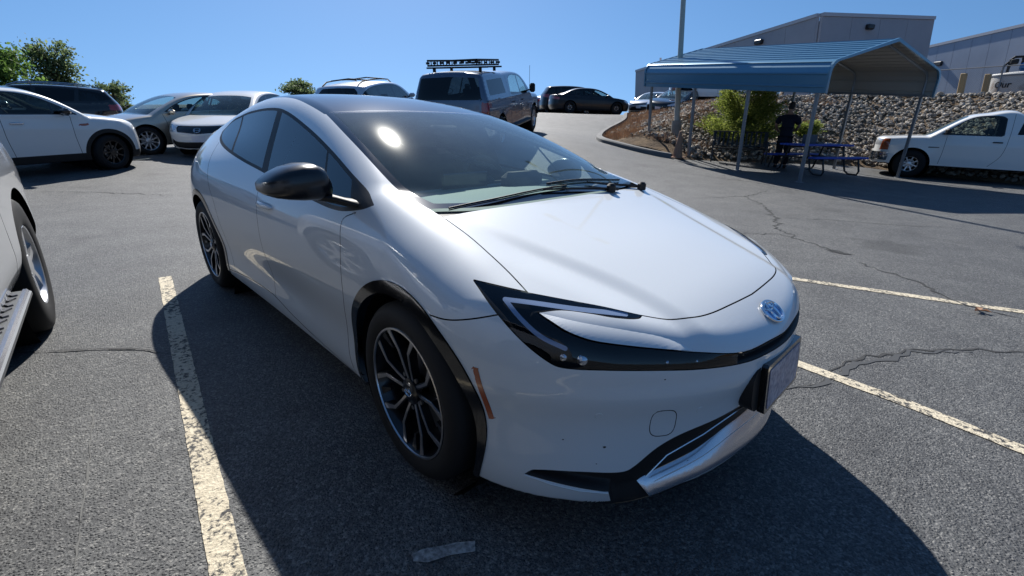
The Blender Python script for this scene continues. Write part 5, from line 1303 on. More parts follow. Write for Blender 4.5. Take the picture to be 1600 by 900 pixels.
    if S.get('extra'): S['extra'](root, F_)
    # stand it on the slope
    zz = zf or (lambda a, b: float(TZ(a, b)))
    loc = {'fr': (0, -W, 0), 'fl': (0, W, 0), 'rr': (-wb, -W, 0), 'rl': (-wb, W, 0)}[ref]
    g0 = np.array(at, float) if at is not None else place(*wheel_px, zz)
    g0[2] = zz(g0[0], g0[1])
    f, l, n = terrain_frame(g0[0], g0[1], az, zz)
    cpos = g0-(f*loc[0]+l*loc[1])
    mid = cpos-f*wb/2; f, l, n = terrain_frame(mid[0], mid[1], az, zz)
    set_frame(root, g0-(f*loc[0]+l*loc[1]), f, l, n)
    return root, F_
def badge_front(x, z, rx, rz, kind):
    def fn(root, F_):
        p, a, b_, n = frame_at(F_, (x, 0, z)); m_ = MB()
        if kind == 'H':
            m_.tube([p+n*.012+a*s_*rx*(.8 if t else 1)+b_*rz*(1 if t == 0 else -1) for s_ in (1,) for t in (0, 1)], .008, 5); m_.tube([p+n*.012-a*rx+b_*rz, p+n*.012-a*rx*.8-b_*rz], .008, 5); m_.tube([p+n*.012-a*rx*.9, p+n*.012+a*rx*.9], .008, 5)
            m_.tube([p+n*.012+a*rx*1.25*math.cos(t)+b_*rz*1.25*math.sin(t) for t in np.linspace(0, 2*PI, 21)], .006, 5, False)
        m_.build('badge', M['chrome'], root)
    return fn
# sedan outline shared by three makes, with changes
def sedan(**k):
    S = dict(wb=2.80, W=.915, wr=.335, xf=.93, xr=-3.90, hood=[(1.1,.60),(.9,.72),(.6,.82),(.2,.90),(-.3,.955),(-1,.98),(-2.6,1.0),(-3.3,1.03),(-3.75,1.03),(-4.0,.98)],
        cab=[(.4,.70),(.0,.86),(-.35,1.06),(-.75,1.25),(-1.1,1.37),(-1.6,1.435),(-2.1,1.43),(-2.6,1.35),(-3.0,1.21),(-3.4,1.04),(-3.8,.85)],
        belt=[(.5,.90),(-.5,.95),(-1.6,.97),(-2.6,1.0),(-3.2,1.04),(-4,1.0)], nose=[(.15,-.08),(.3,-.01),(.5,.0),(.62,-.01),(.75,-.10),(.9,-.2)], tail=[(.2,.10),(.4,.01),(.6,0),(.85,.03),(1.0,.06),(1.1,.1)],
        dlo=[(-.50,.985),(-1.2,.99),(-2.2,1.01),(-2.75,1.06),(-2.95,1.12),(-2.75,1.25),(-2.3,1.335),(-1.7,1.355),(-1.25,1.30),(-.85,1.17)],
        pillars=[((-1.62,1.35),(-1.58,1.0),.05),((-2.55,1.3),(-2.45,1.0),.025)],
        panels=[('windshield','xw',[(-.02,0),(-.04,.35),(-.18,.70),(-.60,.685),(-1.0,.60),(-1.03,.3),(-1.03,-.1),(-.02,-.1)]), ('back_window','xw',[(-2.45,-.1),(-2.45,.5),(-3.15,.60),(-3.2,-.1)]),
                ('headlight','wz',[(.48,.62),(.62,.60),(.80,.64),(.90,.74),(.80,.78),(.60,.70)]), ('grille','wz',[(-.1,.66),(.42,.68),(.46,.60),(-.1,.57)]), ('lower_grille','wz',[(-.1,.50),(.50,.48),(.62,.34),(.5,.27),(-.1,.27)]),
                ('tail_lamp','wz',[(.50,.90),(.80,.92),(.95,.84),(.95,.74),(.70,.78),(.52,.82)]), ('number_plate','wz',[(-.1,.53),(.15,.53),(.15,.40),(-.1,.40)]), ('rear_plate','wz',[(-.1,.78),(.15,.78),(.15,.65),(-.1,.65)])],
        gaps=[[(-.45,.95),(-.50,.7),(-.48,.3)],[(-1.60,.99),(-1.58,.7),(-1.52,.3)],[(-2.62,1.0),(-2.45,.75),(-2.30,.62),(-2.22,.35)]], handles=[(-1.40,.84),(-2.40,.87)], rim=.225)
    S.update(k); return S
# white compact crossover, side on
S = dict(wb=2.67, W=.91, wr=.345, xf=.80, xr=-3.50, clear=.22, res=1.2, tum=.28, tw=.225, rim=.23, wheel='dark', spokes=9, clad=.075, arch=.385, kh=.10,
    hood=[(1.0,.70),(.8,.86),(.55,.96),(.2,1.02),(-.3,1.06),(-1,1.06),(-3.5,1.06),(-3.9,1.0)], cab=[(.2,.85),(-.12,1.04),(-.40,1.22),(-.72,1.40),(-1.0,1.495),(-1.4,1.53),(-2.2,1.545),(-2.9,1.52),(-3.3,1.46),(-3.9,1.3)],
    belt=[(.5,1.0),(-.5,1.03),(-1.6,1.05),(-2.6,1.07),(-3.5,1.10)], nose=[(.15,-.08),(.3,-.02),(.5,.0),(.75,-.02),(.9,-.10),(1.0,-.25)], tail=[(.2,.10),(.4,.01),(.6,0),(.9,.03),(1.2,.16),(1.5,.34)], plan=.16,
    dlo=[(-.42,1.07),(-1.5,1.075),(-2.6,1.095),(-3.15,1.13),(-3.2,1.30),(-3.05,1.42),(-2.2,1.455),(-1.3,1.44),(-.98,1.38),(-.65,1.22)],
    pillars=[((-1.55,1.45),(-1.50,1.05),.05),((-2.45,1.44),(-2.42,1.08),.035),((-.80,1.4),(-.78,1.05),.02)],
    panels=[('windshield','xw',[(-.12,0),(-.16,.4),(-.30,.72),(-.62,.70),(-.92,.62),(-.96,-.1),(-.12,-.1)]), ('roof_panel','xw',[(-.98,-.1),(-.96,.60),(-1.4,.60),(-3.35,.56),(-3.35,-.1)]), ('back_window','wz',[(-.1,1.15),(.55,1.15),(.50,1.40),(-.1,1.42)]),
            ('headlight','wz',[(.52,.66),(.60,.60),(.74,.62),(.80,.76),(.72,.88),(.58,.84)]), ('grille','wz',[(-.1,.82),(.42,.80),(.44,.45),(-.1,.42)]), ('tail_lamp','wz',[(.62,.98),(.80,.98),(.82,.74),(.64,.74)]),
            ('marker','xz',[(-.30,.915),(-.44,.905),(-.46,.875),(-.36,.865),(-.28,.885)])],
    gaps=[[(-.55,1.04),(-.56,.7),(-.52,.36)],[(-1.55,1.06),(-1.55,.7),(-1.50,.36)],[(-2.50,1.08),(-2.46,.9),(-2.24,.66),(-2.16,.36)]], handles=[(-1.36,.93),(-2.28,.95)], hmat=M['chrome'], mirror=(-.66,1.10), mirror_mat=M['gloss_black'], seats=(-1.4,-2.3), steer=R(12))
vehicle('parked_car', 'car', 'white compact crossover with dark roof and black wheel arches, parked side on at left', S, R(114), (184, 265), None, 'fr', M['white_paint'])
# champagne sedan
S = sedan(mats={'headlight': M['clear_lens']}, spokes=10, res=1.1, hmat=M['chrome'],
    panels=sedan()['panels'][:2]+[('headlight','wz',[(.42,.66),(.62,.585),(.84,.60),(.93,.72),(.78,.735),(.60,.69)]), ('grille','wz',[(-.1,.70),(.38,.69),(.40,.62),(-.1,.60)]), ('lower_grille','wz',[(-.1,.54),(.62,.50),(.70,.34),(.5,.27),(-.1,.27)]), ('tail_lamp','wz',[(.50,.90),(.80,.92),(.95,.84),(.95,.74),(.70,.78)]), ('number_plate','wz',[(-.1,.55),(.15,.55),(.15,.43),(-.1,.43)])])
vehicle('parked_car', 'car', 'champagne gold sedan with silver multi-spoke wheels parked between the white compact and white sedan', S, R(-75), (240, 242), None, 'fl', M['gold_paint'])
# white sedan seen from the front
S = sedan(W=.90, wb=2.70, extra=badge_front(.90, .665, .065, .045, 'H'), res=1.1,
    panels=sedan()['panels'][:2]+[('headlight','wz',[(.52,.70),(.66,.62),(.86,.64),(.92,.76),(.78,.775),(.58,.745)]), ('grille','wz',[(-.1,.755),(.50,.755),(.54,.70),(.50,.62),(-.1,.575)]), ('lower_grille','wz',[(-.1,.40),(.58,.40),(.72,.46),(.76,.36),(.60,.26),(-.1,.25)]), ('tail_lamp','wz',[(.50,.90),(.80,.92),(.95,.84),(.95,.74),(.70,.78)]), ('number_plate','wz',[(-.1,.54),(.155,.54),(.155,.40),(-.1,.40)])])
vehicle('parked_car', 'car', 'white sedan with black grille and front plate facing the camera beside the gold sedan', S, R(-40), (292, 239), None, 'fr', M['white_paint'])
# wagons and crossovers
def suv(**k):
    S = dict(wb=2.75, W=.93, wr=.36, xf=.90, xr=-3.80, clear=.24, tum=.32, rim=.24, tw=.235, kh=.10,
        hood=[(1.1,.75),(.9,.90),(.6,1.0),(.2,1.05),(-.3,1.09),(-1,1.09),(-3.6,1.09),(-4,1.0)], cab=[(.3,.85),(.0,1.06),(-.35,1.27),(-.70,1.46),(-1.0,1.57),(-1.5,1.64),(-2.3,1.655),(-3.0,1.62),(-3.6,1.54),(-4.1,1.4)],
        belt=[(.5,1.0),(-.5,1.06),(-1.6,1.09),(-2.6,1.12),(-3.6,1.17)], nose=[(.15,-.08),(.3,-.02),(.5,.0),(.8,-.03),(.95,-.12),(1.1,-.25)], tail=[(.2,.12),(.4,.01),(.6,0),(.9,.04),(1.15,.12),(1.4,.30),(1.6,.42)], plan=.2, rplan=.08,
        dlo=[(-.48,1.11),(-1.5,1.12),(-2.6,1.16),(-3.25,1.20),(-3.5,1.28),(-3.35,1.42),(-2.9,1.52),(-2.2,1.555),(-1.5,1.545),(-1.1,1.47),(-.75,1.30)],
        pillars=[((-1.65,1.55),(-1.6,1.1),.05),((-2.65,1.53),(-2.55,1.13),.05)],
        panels=[('windshield','xw',[(-.02,0),(-.06,.4),(-.22,.72),(-.62,.70),(-.96,.62),(-1.0,-.1),(-.02,-.1)]), ('back_window','wz',[(-.1,1.17),(.50,1.17),(.66,1.20),(.60,1.40),(.50,1.50),(-.1,1.52)]),
            ('headlight','wz',[(.52,.80),(.66,.76),(.86,.80),(.90,.92),(.78,.95),(.58,.88)]), ('grille','wz',[(-.1,.88),(.46,.86),(.48,.62),(-.1,.58)]), ('tail_lamp','wz',[(.50,1.08),(.80,1.12),(.93,1.08),(.93,.92),(.72,.94),(.52,1.0)]), ('rear_plate','wz',[(-.1,.92),(.15,.92),(.15,.79),(-.1,.79)])],
        gaps=[], handles=[(-1.42,.95),(-2.42,.98)], mirror=(-.62,1.14), seats=(-1.35,-2.3), dark_side=True); S.update(k); return S
def rack(z_, y_, x0, x1, m_):
    def fn(root, F_):
        for s_ in (-1, 1):
            b = MB(); pts = []
            for u in np.linspace(0, 1, 9):
                xx = x0+(x1-x0)*u; p, n = on_shell(F_, (xx, s_*y_, z_)); pts.append(p+n*(.075 if 0 < u < 1 else 0))
            b.tube(pts, .02, 6); b.build('roof_rail', m_, root, True)
        for xx in (x0+(x1-x0)*.25, x0+(x1-x0)*.75):
            p, n = on_shell(F_, (xx, y_, z_)); b = MB(); b.tube([(xx, y_+.02, p[2]+.08), (xx, 0, p[2]+.13), (xx, -y_-.02, p[2]+.08)], .02, 6); b.build('cross_bar', m_, root, True)
    return fn
vehicle('parked_car', 'car', 'black crossover behind the white compact, its silver roof rail glinting', suv(res=.8, extra=rack(1.6, .56, -1.1, -3.3, M['satin']), wheel='dark'), R(-88), None, at_depth(150, 224, 15.2), 'rl', M['black_paint'])
vehicle('parked_car', 'car', 'silver-white crossover seen from behind with black roof rails and dark rear glass', suv(res=.9, extra=rack(1.6, .56, -1.1, -3.3, M['trim']), clad=.06), R(124), None, at_depth(604, 222, 14.2), 'rr', M['silver_paint'])
vehicle('parked_car', 'car', 'black sedan parked across the top of the sloping drive', sedan(wheel='dark', res=.8), R(52), None, at_depth(890, 181, 27), 'rr', M['navy_paint'])
vehicle('parked_car', 'car', 'dark tall hatchback parked just left of the black sedan on the upper drive', suv(W=.88, wr=.33, res=.7, wheel='dark', clad=.05), R(52), None, at_depth(872, 180, 29), 'rr', M['navy_paint'])
vehicle('parked_car', 'car', 'pale silver car mostly hidden by the grey pickup, left of the dark hatchback', sedan(res=.5), R(60), None, at_depth(856, 181, 31), 'rr', M['silver_paint'])
vehicle('parked_car', 'car', 'silver sedan with sunlit glass behind the left end of the carport', sedan(res=.7), R(-85), None, at_depth(986, 175, 29), 'fr', M['silver_paint'])
vehicle('parked_car', 'car', 'black car nosed up to the kerb end beside the white pickup on the bank', sedan(res=.7, wheel='dark'), R(-90), None, at_depth(1016, 171, 25), 'fr', M['black_paint'])
# ---- pickups
def truck(**k):
    S = dict(wb=3.55, W=.98, wr=.40, xf=.95, xr=-4.75, clear=.36, tum=.30, rim=.25, tw=.26, kh=.09, kc=.07, plan=.14, rplan=.04, arch=.47, taper=.0,
        hood=[(1.1,.95),(.95,1.08),(.6,1.15),(.2,1.18),(-.3,1.20),(-1,1.21),(-3,1.22),(-5,1.22)], cab=[(.3,.95),(-.1,1.18),(-.38,1.40),(-.70,1.62),(-1.0,1.76),(-1.4,1.83),(-2.2,1.85),(-2.7,1.84),(-3.2,1.86),(-4.3,1.86),(-4.9,1.82)],
        belt=[(.5,1.15),(-.5,1.18),(-1.6,1.20),(-2.6,1.21),(-5,1.22)], nose=[(.3,-.03),(.5,.0),(.8,.0),(1.0,-.02),(1.15,-.12)], tail=[(.3,.05),(.5,0),(1.1,0),(1.25,.02),(1.5,.10),(1.9,.24)],
        dlo=[(-.55,1.21),(-1.5,1.22),(-2.45,1.23),(-2.55,1.30),(-2.45,1.66),(-2.2,1.735),(-1.5,1.74),(-1.15,1.66),(-.85,1.46)],
        pillars=[((-1.6,1.7),(-1.57,1.2),.045)],
        panels=[('windshield','xw',[(-.08,0),(-.12,.45),(-.28,.78),(-.62,.76),(-.95,.68),(-.98,-.1),(-.08,-.1)]), ('back_window','wz',[(-.1,1.25),(.82,1.25),(.72,1.72),(-.1,1.75)]), ('side_hatch.a','xz',[(-2.95,1.32),(-4.30,1.32),(-4.25,1.66),(-3.0,1.68)]),
            ('headlight','wz',[(.58,.92),(.88,.92),(.90,1.10),(.60,1.12)]), ('grille','wz',[(-.1,1.10),(.55,1.10),(.55,.80),(-.1,.80)]), ('tail_lamp','wz',[(.82,1.18),(.97,1.18),(.97,.86),(.82,.86)]), ('rear_bumper','wz',[(-.1,.66),(.98,.66),(.98,.44),(-.1,.44)]), ('bumper','wz',[(-.1,.68),(.98,.68),(.98,.46),(-.1,.46)])],
        mats={'side_hatch': M['tint']}, gaps=[[(-.58,1.17),(-.58,.5)],[(-1.60,1.2),(-1.58,.5)],[(-2.66,1.8),(-2.68,1.2),(-2.66,.5)]], handles=[(-1.42,1.06),(-2.42,1.07)], hmat=M['trim'], mirror=(-.58,1.30), msize=(.10,.17,.26), mirror_mat=M['trim'], seats=(-1.4,-2.3), dark_side=False, dark_glass=True); S.update(k); return S
def topper(root, F_):
    b = MB()
    for y_ in (-.55, .0, .55): b.box((-3.45, y_, 1.965), (1.8, .035, .03))
    # basket tray with lattice sides
    x0, x1, y0, y1, z0, z1 = -2.6, -4.30, -.62, .62, 1.99, 2.10
    rk = empty('cargo_basket', (0, 0, 0)); rk.parent = root; rk.name = 'cargo_basket'
    for z_ in (z0, z1):
        q = MB(); q.tube([(x0, y0, z_), (x0, y1, z_), (x1, y1, z_), (x1, y0, z_), (x0, y0, z_)], .024, 6); q.build('basket_rail', M['trim'], rk, True)
    for i in range(10):
        xx = x0+(x1-x0)*i/9; q = MB(); q.box((xx, 0, z0), (.035, 1.24, .02)); q.build('slat', M['trim'], rk)
        for y_ in (y0, y1): q = MB(); q.box((xx, y_, (z0+z1)/2), (.02, .02, z1-z0)); q.build('upright', M['trim'], rk)
    for i in range(8):
        yy = y0+(y1-y0)*i/7
        for xx in (x0, x1): q = MB(); q.box((xx, yy, (z0+z1)/2), (.02, .09, .05)); q.build('upright', M['trim'], rk)
    for xx in (-2.9, -4.0):
        q = MB(); q.tube([(xx, -.80, 1.94), (xx, .80, 1.94)], .022, 6)
        for y_ in (-.60, .60): q.box((xx, y_, 1.89), (.06, .06, .10))
        q.build('cross_bar', M['trim'], root, True)
    q = MB(); q.box((-4.74+.02, 0, 1.05), (.05, .38, .12), bev=.02); q.build('tailgate_handle', M['trim'], root)
    q = MB(); q.tube([(-4.60, .10*math.cos(t), 1.45+.06*math.sin(t)+0) for t in np.linspace(0, 2*PI, 15)], .006, 5, False); q.build('window_sticker', M['plate'], root)
    q = MB(); q.tube([(.1, -.80, 1.15), (.08, -.82, 1.95)], .006, 5); q.build('antenna', M['trim'], root)
    for s_ in (-1, 1):
        q = MB(); q.box((-1.6, s_*1.0, .46), (1.9, .14, .05), bev=.02); q.build('side_step', M['trim'], root)
vehicle('pickup_truck', 'pickup truck', 'slate grey pickup with matching bed canopy and a black roof basket, seen from behind', truck(extra=topper, res=1.1, spokes=6), R(120), None, at_depth(786, 232, 12.2), 'rr', M['grey_paint'])
# white work truck on the right
S = truck(wb=3.60, W=.97, wr=.37, arch=.44, clear=.34, xr=-4.7, rim=.205, spokes=8, res=1.2, wheel='steel', seats=(-1.45,), seatmat=M['seat'],
    hood=[(1.1,.90),(.95,1.02),(.6,1.10),(.2,1.13),(-.3,1.15),(-1,1.16),(-2.2,1.17),(-5,1.18)], cab=[(.3,.85),(-.1,1.10),(-.42,1.33),(-.72,1.55),(-.98,1.69),(-1.3,1.75),(-1.9,1.765),(-2.6,1.75),(-2.8,1.70),(-2.84,1.4),(-2.88,1.1),(-3.3,.9)],
    belt=[(.5,1.10),(-.5,1.14),(-1.6,1.16),(-2.6,1.16),(-5,1.18)],
    dlo=[(-.48,1.17),(-1.0,1.165),(-1.66,1.165),(-1.70,1.20),(-1.66,1.60),(-1.56,1.655),(-1.25,1.66),(-1.02,1.61),(-.80,1.46)], pillars=[((-9,1.7),(-9,1.2),.045)],
    panels=[('windshield','xw',[(-.10,0),(-.14,.45),(-.28,.76),(-.62,.74),(-.92,.66),(-.95,-.1),(-.10,-.1)]), ('side_hatch.a','xz',[(-1.92,1.22),(-2.5,1.22),(-2.5,1.60),(-1.98,1.62)]), ('back_window','wz',[(-.1,1.3),(.6,1.3),(.5,1.6),(-.1,1.6)]),
        ('headlight','wz',[(.60,.84),(.90,.84),(.92,1.00),(.62,1.02)]), ('marker','wz',[(.84,.72),(.985,.72),(.985,1.02),(.86,1.02)]), ('grille','wz',[(-.1,1.0),(.58,1.0),(.58,.72),(-.1,.72)]), ('tail_lamp','wz',[(.82,1.12),(.97,1.12),(.97,.80),(.82,.80)]), ('bumper','wz',[(-.1,.66),(.99,.66),(.99,.44),(-.1,.44)]), ('rear_bumper','wz',[(-.1,.62),(.98,.62),(.98,.44),(-.1,.44)])],
    gaps=[[(-.62,1.13),(-.62,.7),(-.60,.42)],[(-1.78,1.7),(-1.80,1.15),(-1.76,.7),(-1.58,.42)],[(-2.90,1.15),(-2.90,.42)]], handles=[(-1.62,1.02)], mirror=(-.60,1.22), msize=(.12,.22,.16), mirror_mat=M['trim'], dark_side=False)
def trkx(root, F_):
    for s_ in (-1, 1):
        p, n = on_shell(F_, (-.42, s_*.97, .84)); b = MB(); b.prism([(-.11, -.008), (.11, -.014), (.13, 0), (.10, .012), (-.11, .008)], p+n*.004, (1, 0, 0), (0, 0, 1), (0, 1, 0), .008); b.build('fender_badge', M['trim'], root)
S['extra'] = trkx
vehicle('pickup_truck', 'pickup truck', 'white work pickup with silver wheels parked facing left behind the carport at right', S, R(187), (1413, 277), None, 'fl', M['white_truck'])
# vehicles on top of the bank
vehicle('pickup_truck', 'pickup truck', 'white pickup with six-spoke wheels on top of the bank above the juniper', truck(res=.8, spokes=6, wheel='steel', cab=S['cab'], dlo=S['dlo'], panels=S['panels'], pillars=S['pillars'], seats=(-1.45,)), R(205), None, at_depth(1069, 161, 25), 'fl', M['white_truck'], zf=EZ)
vehicle('parked_car', 'car', 'dark car on top of the bank seen under the carport roof', suv(res=.6, wheel='steel'), R(200), None, at_depth(1297, 158, 24), 'fl', M['black_paint'], zf=EZ)
# silver truck in the next stall: only its front wing, wheel and side step reach into view
def steps(root, F_):
    b = MB(); y0 = -.90
    b.box((-1.85, y0, .40), (2.5, .24, .035), bev=.01); s0 = b.build('running_board', mat('tread_plate', (.16, .165, .17), .45, .6), root)
    for i in range(30):
        for j in range(3):
            c_ = MB(); c_.box((-.68-.08*i, y0-.06+.06*j, .421), (.045, .020, .008), rz=.5*(-1)**(i+j)); c_.build('tread_cleat', M['brake'], s0)
    b = MB(); b.tube([(-.62, y0-.10, .415), (-3.08, y0-.10, .415)], .014, 6); b.build('board_edge', M['satin'], s0, True)
S2 = truck(panels=truck()['panels'][:3], res=1.5, wheel='alloy', spokes=6, extra=steps, arch=.455, W=1.0, wr=.40, rim=.24, clad=.0, hood=[(1.1,.95),(.95,1.10),(.6,1.19),(.2,1.23),(-.3,1.26),(-1,1.27),(-3,1.27),(-5,1.27)])
S2['steer'] = 0; S2['tuck'] = .26; S2['mirror'] = (-1.9, 1.3)
M['tyre_sun'] = M['rubber']
vehicle('pickup_truck', 'pickup truck', 'silver pickup cut by the left edge, ribbed side step in front of its front wheel', S2, R(176), None, place(91, 508), 'fr', M['silver_paint'])
# ---------------------------------------------------------------- buildings and yard beyond the bank
def at_height(px, py, h):
    d = ray(px, py); return CAM+d*(h/(d@UP))
m = mat('tilt_up_concrete', (.36, .37, .40), .85); t = NT(m); v = t.oc(); t.color(t.mix(.5, (.34, .35, .38), t.ramp(t.noise(v, .35, 5, .6), [(.3, (.30, .31, .34)), (.7, (.42, .43, .46))]))); M['bwall'] = m
m = mat('metal_siding', (.33, .37, .43), .6, .2); t = NT(m); v = t.oc(); t.color(t.ramp(t.noise(v, .25, 4, .6), [(.3, (.24, .29, .37)), (.7, (.32, .37, .45))])); M['siding'] = m
M['red_band'] = mat('red_band', (.30, .06, .05), .6); M['coping'] = mat('coping', (.50, .50, .52), .6)
c0 = at_depth(1281, 27, 40); Hh = (c0-CAM)@UP; lft = at_height(996, 113, Hh); rgt = at_height(1455, 32.5, Hh)
def wall(root, a, b, drop, th, n, m, nm='wall_panel', gap=.03, slope=None):
    a, b = np.array(a)-O_, np.array(b)-O_; d = b-a; L = np.linalg.norm(d); dx = d/L; nn = np.cross(dx, UP); nn /= np.linalg.norm(nn)
    for i in range(n):
        p, q = a+d*i/n+dx*gap/2, a+d*(i+1)/n-dx*gap/2; mb = MB()
        mb.loft([[p, q, q-UP*drop, p-UP*drop], [p+nn*th, q+nn*th, q+nn*th-UP*drop, p+nn*th-UP*drop]], True); mb.build(nm, m, root)
    mb = MB(); mb.loft([[a+nn*.05, b+nn*.05, b+nn*.05-UP*(drop-.1), a+nn*.05-UP*(drop-.1)], [a+nn*(th-.05), b+nn*(th-.05), b+nn*(th-.05)-UP*(drop-.1), a+nn*(th-.05)-UP*(drop-.1)]], True); mb.build('wall_core', M['coping'] if n > 1 else m, root)
    mb = MB(); o_ = -nn*.08; mb.loft([[a+o_+UP*.02, b+o_+UP*.02, b+o_+UP*.30, a+o_+UP*.30], [a+nn*(th+.08)+UP*.02, b+nn*(th+.08)+UP*.02, b+nn*(th+.08)+UP*.30, a+nn*(th+.08)+UP*.30]], True); mb.build('coping', M['coping'], root)
    return nn
O_ = c0-UP*11
bA = empty('warehouse', tuple(O_), 0, 'large pale grey warehouse with flat roof and red band behind the blue carport', 'building')
wall(bA, lft, c0, 11.5, .3, 9, M['bwall']); nA = wall(bA, c0, rgt, 11.5, .3, 4, M['bwall'])
far = rgt+(lft-c0)
wall(bA, rgt, far, 11.5, .3, 5, M['bwall'])
dR = (rgt-c0)/np.linalg.norm(rgt-c0); mb = MB(); zb_ = 2.35
for s_, lo_, hi_ in ((-1, zb_, zb_+.45),):
    a_, b_ = c0-O_+dR*.3, rgt-O_+dR*.02; out = -nA if ((CAM-c0)@(-nA)) > 0 else nA
    mb.loft([[a_-UP*lo_+out*.06, b_-UP*lo_+out*.06, b_-UP*hi_+out*.06, a_-UP*hi_+out*.06], [a_-UP*lo_-out*.02, b_-UP*lo_-out*.02, b_-UP*hi_-out*.02, a_-UP*hi_-out*.02]], True)
mb.build('red_band', M['red_band'], bA)
mb = MB(); q = at_depth(1352, 33, 40)-O_; q = c0-O_+dR*((at_height(1352, 30, Hh)-c0)@dR)-UP*.75+out*.35; mb.box(q, (.75, .6, .42), rz=math.atan2(dR[1], dR[0]), bev=.08); mb.box(q-out*.3+UP*.05, (.15, .5, .15), rz=math.atan2(dR[1], dR[0])); mb.build('wall_lamp', mat('bronze_fixture', (.02, .02, .022), .4), bA)
dL = (lft-c0)/np.linalg.norm(lft-c0); outL = np.cross(dL, UP); outL = outL/np.linalg.norm(outL); outL = outL if (CAM-c0)@outL > 0 else -outL
ql = c0-O_+dL*((at_height(1198, 54, Hh)-c0)@dL)-UP*.7+outL*.35; mb = MB(); mb.box(ql, (.9, .6, .45), rz=math.atan2(dL[1], dL[0]), bev=.08); mb.build('wall_lamp', mat('bronze_fixture', (.02, .02, .022), .4), bA)
mb = MB(); q = at_height(1012, 112, Hh)-O_+UP*.0+dR*2; mb.box(q+UP*.5, (1.6, 1.6, 1.1), bev=.1); mb.tube([q+UP*.5, q+UP*1.8], .15, 8); mb.build('roof_vent', M['coping'], bA)
# roof deck so the building is closed from above
mb = MB(); mb.add([q-O_-UP*.3 for q in (lft, c0, rgt, far)], [(0, 1, 2, 3)]); mb.build('roof', M['coping'], bA)
l2 = at_depth(1446, 77, 56); H2 = (l2-CAM)@UP; 
r2 = at_height(1660, 29, H2); O_ = l2-UP*9
bB = empty('metal_shed', tuple(O_), 0, 'long blue-grey metal clad building at the far right behind the wire fence', 'building')
wall(bB, l2, r2, 11, .3, 7, M['siding'], gap=.03)
mb = MB(); dd = (r2-l2)/np.linalg.norm(r2-l2); b2 = np.cross(UP, dd); b2 = b2/np.linalg.norm(b2); b2 = b2 if (CAM-l2)@b2 < 0 else -b2
mb.add([q-O_ for q in (l2, r2, r2+b2*18+UP*1.5, l2+b2*18+UP*1.5)], [(0, 1, 2, 3)]); mb.build('roof', M['coping'], bB)
for xq in (1484,):
    mb = MB(); q = at_height(xq, 66+ (97-66), H2-1.9)-O_; 
    p_ = l2-O_+dd*((at_height(xq, 70, H2)-l2)@dd)-UP*2.0-b2*.3; mb.box(p_, (1.0, .5, .5), rz=math.atan2(dd[1], dd[0]), bev=.08); mb.build('wall_lamp', mat('bronze_fixture', (.02, .02, .022), .4), bB)
# chain-link fence along the top of the bank
def plate(px, py): return place(px, py, EZ)
fa, fb_ = place(1462, 147, EZ), place(1640, 143, EZ)
fz = lambda q: np.array([q[0], q[1], EZ(q[0], q[1])])
fdir = np.array([fb_[0]-fa[0], fb_[1]-fa[1], 0]); 
M['galv'] = mat('galvanised_wire', (.20, .21, .22), .5, .5)
A0 = at_depth(1456, 140, 21.5); A1 = at_depth(1660, 136, 18.0)
A0[2] = EZ(A0[0], A0[1]); A1[2] = EZ(A1[0], A1[1]); Lf = np.linalg.norm((A1-A0)[:2]); df = (A1-A0)/Lf; HF_ = 1.45
fr_ = empty('chain_link_fence', tuple(A0), 0, 'grey chain-link fence on top of the rock bank at upper right', 'fence')
for i in range(int(Lf//2.4)+2):
    mb = MB(); q = df*min(i*2.4, Lf); mb.tube([q, q+UP*(HF_+.05)], .028, 8); mb.build('post', M['galv'], fr_, True)
mb = MB(); mb.tube([UP*HF_, df*Lf+UP*HF_], .021, 6); mb.build('top_rail', M['galv'], fr_, True)
V = []; Fq = []
nw = int(Lf/.075)
for i in range(-20, nw):
    for s_ in (1, -1):
        x0_ = i*.075; x1_ = x0_+HF_*1.0
        pa = df*(x0_ if s_ > 0 else x1_)+UP*.03; pb = df*(x1_ if s_ > 0 else x0_)+UP*HF_
        if min(x0_, x1_) < 0 or max(x0_, x1_) > Lf: continue
        k = len(V); w3 = df*.0022; V += [pa-w3, pa+w3, pb+w3, pb-w3]; Fq.append((k, k+1, k+2, k+3))
tag(obj('wire_mesh', V, Fq, M['galv'], fr_), kind='stuff')
# bollards, tank and pump
M['bollard'] = mat('faded_yellow_timber', (.42, .30, .15), .8)
for (px, lab_) in ((1503, 'tan timber bollard on the bank, left of the two beside the white tank'), (1541, 'tan timber bollard standing against the white tank')):
    q = at_depth(px, 142, 20.0); q[2] = EZ(q[0], q[1]); mb = MB(); mb.box(UP*.56, (.19, .19, 1.25), ax=[df/np.linalg.norm(df), np.cross(UP, df)/np.linalg.norm(np.cross(UP, df)), UP], bev=.02); o = mb.build('bollard', M['bollard'], None); o.location = q
    tag(o, lab_, 'bollard', 'tan bollards on top of the bank')
q = at_depth(1590, 140, 21.0); q[2] = EZ(q[0], q[1]); m = mat('stained_white_tank', (.5, .49, .46), .7); t = NT(m); v = t.oc()
t.color(t.mix(t.g(t.noise(v, 2.2, 5, .7), .52, .7), (.52, .51, .48), (.26, .20, .15)))
tk_ = empty('storage_tank', tuple(q), 0, 'stained white cylindrical tank with dark lettering and pump on top behind the bollards', 'tank')
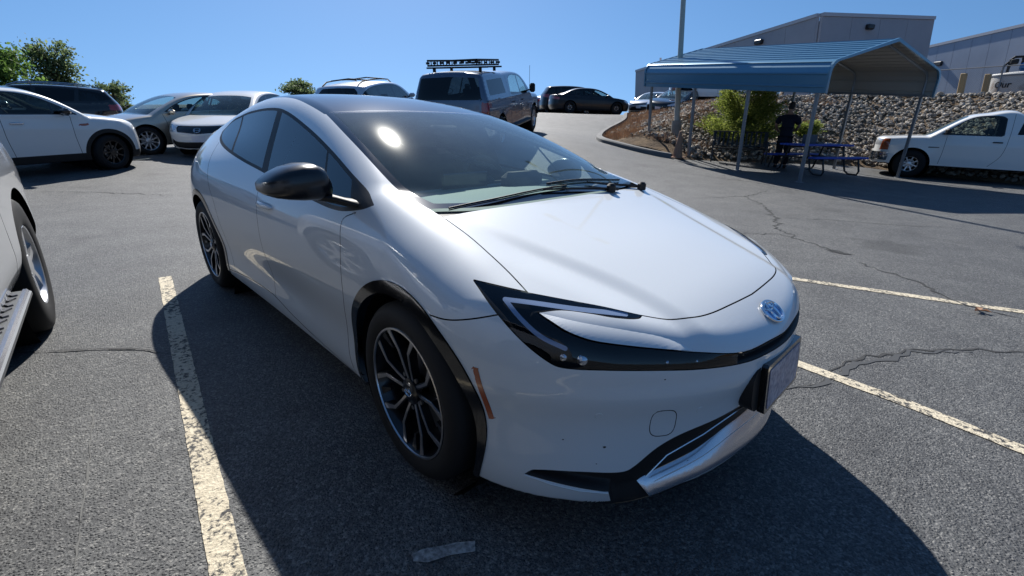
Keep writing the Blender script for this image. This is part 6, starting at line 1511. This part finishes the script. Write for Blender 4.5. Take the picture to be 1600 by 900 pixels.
mb = MB(); mb.lathe([(1.12, 0), (1.12, 1.25), (1.06, 1.32), (.5, 1.40), (.001, 1.42)], 40, axis='z'); mb.build('tank_shell', m, tk_, True)
mb = MB(); mb.lathe([(1.15, .0), (1.15, .06), (1.12, .07)], 40, axis='z'); mb.lathe([(1.12, 1.2), (1.15, 1.21), (1.15, 1.26), (1.11, 1.27)], 40, axis='z'); mb.build('tank_hoop', M['galv'], tk_, True)
tc_ = bpy.data.curves.new('tank_lettering', 'FONT'); tc_.body = 'Our'; tc_.size = .36; tc_.extrude = .004; tc_.offset = .008
to = bpy.data.objects.new('tank_lettering', tc_); col.objects.link(to); dg = bpy.context.evaluated_depsgraph_get(); me_ = bpy.data.meshes.new_from_object(to.evaluated_get(dg)); bpy.data.objects.remove(to)
az_ = math.atan2(CAM[1]-q[1], CAM[0]-q[0])-.42
for vv in me_.vertices:
    a = az_+(vv.co.x-.4)/1.13; vv.co = Vector((math.cos(a)*(1.128+vv.co.z), math.sin(a)*(1.128+vv.co.z), .72+vv.co.y))
me_.materials.clear(); me_.materials.append(M['trim']); to = bpy.data.objects.new('tank_lettering', me_); col.objects.link(to); to.parent = tk_
pq = q+np.array([0, 0, 1.40]); pm = empty('pump_unit', tuple(pq), 0, 'blue pump motor with dark pipes on top of the white tank', 'pump')
mb = MB(); lx = df/np.linalg.norm(df); mb.lathe([(.001, -.3), (.14, -.3), (.16, -.2), (.16, .25), (.10, .32), (.001, .32)], 16, (.1, 0, .25), 'x'); mb.box((.1, 0, .08), (.5, .25, .06)); mb.build('motor', mat('pump_blue', (.02, .12, .30), .45), pm, True)
mb = MB(); mb.tube([(-.55, 0, -.1), (-.55, 0, .55), (-.45, 0, .65), (-.2, 0, .65), (-.15, 0, .5), (-.15, 0, .1)], .055, 8); mb.tube([(-.75, .1, -.9), (-.72, .1, .3), (-.6, 0, .45)], .04, 8); mb.box((-.42, 0, .45), (.28, .24, .22), bev=.04); mb.lathe([(.13, -.02), (.13, .02)], 12, (-.55, 0, .3), 'z', True); mb.build('pipework', M['trim'], pm, True)
sc.cycles.use_denoising = True
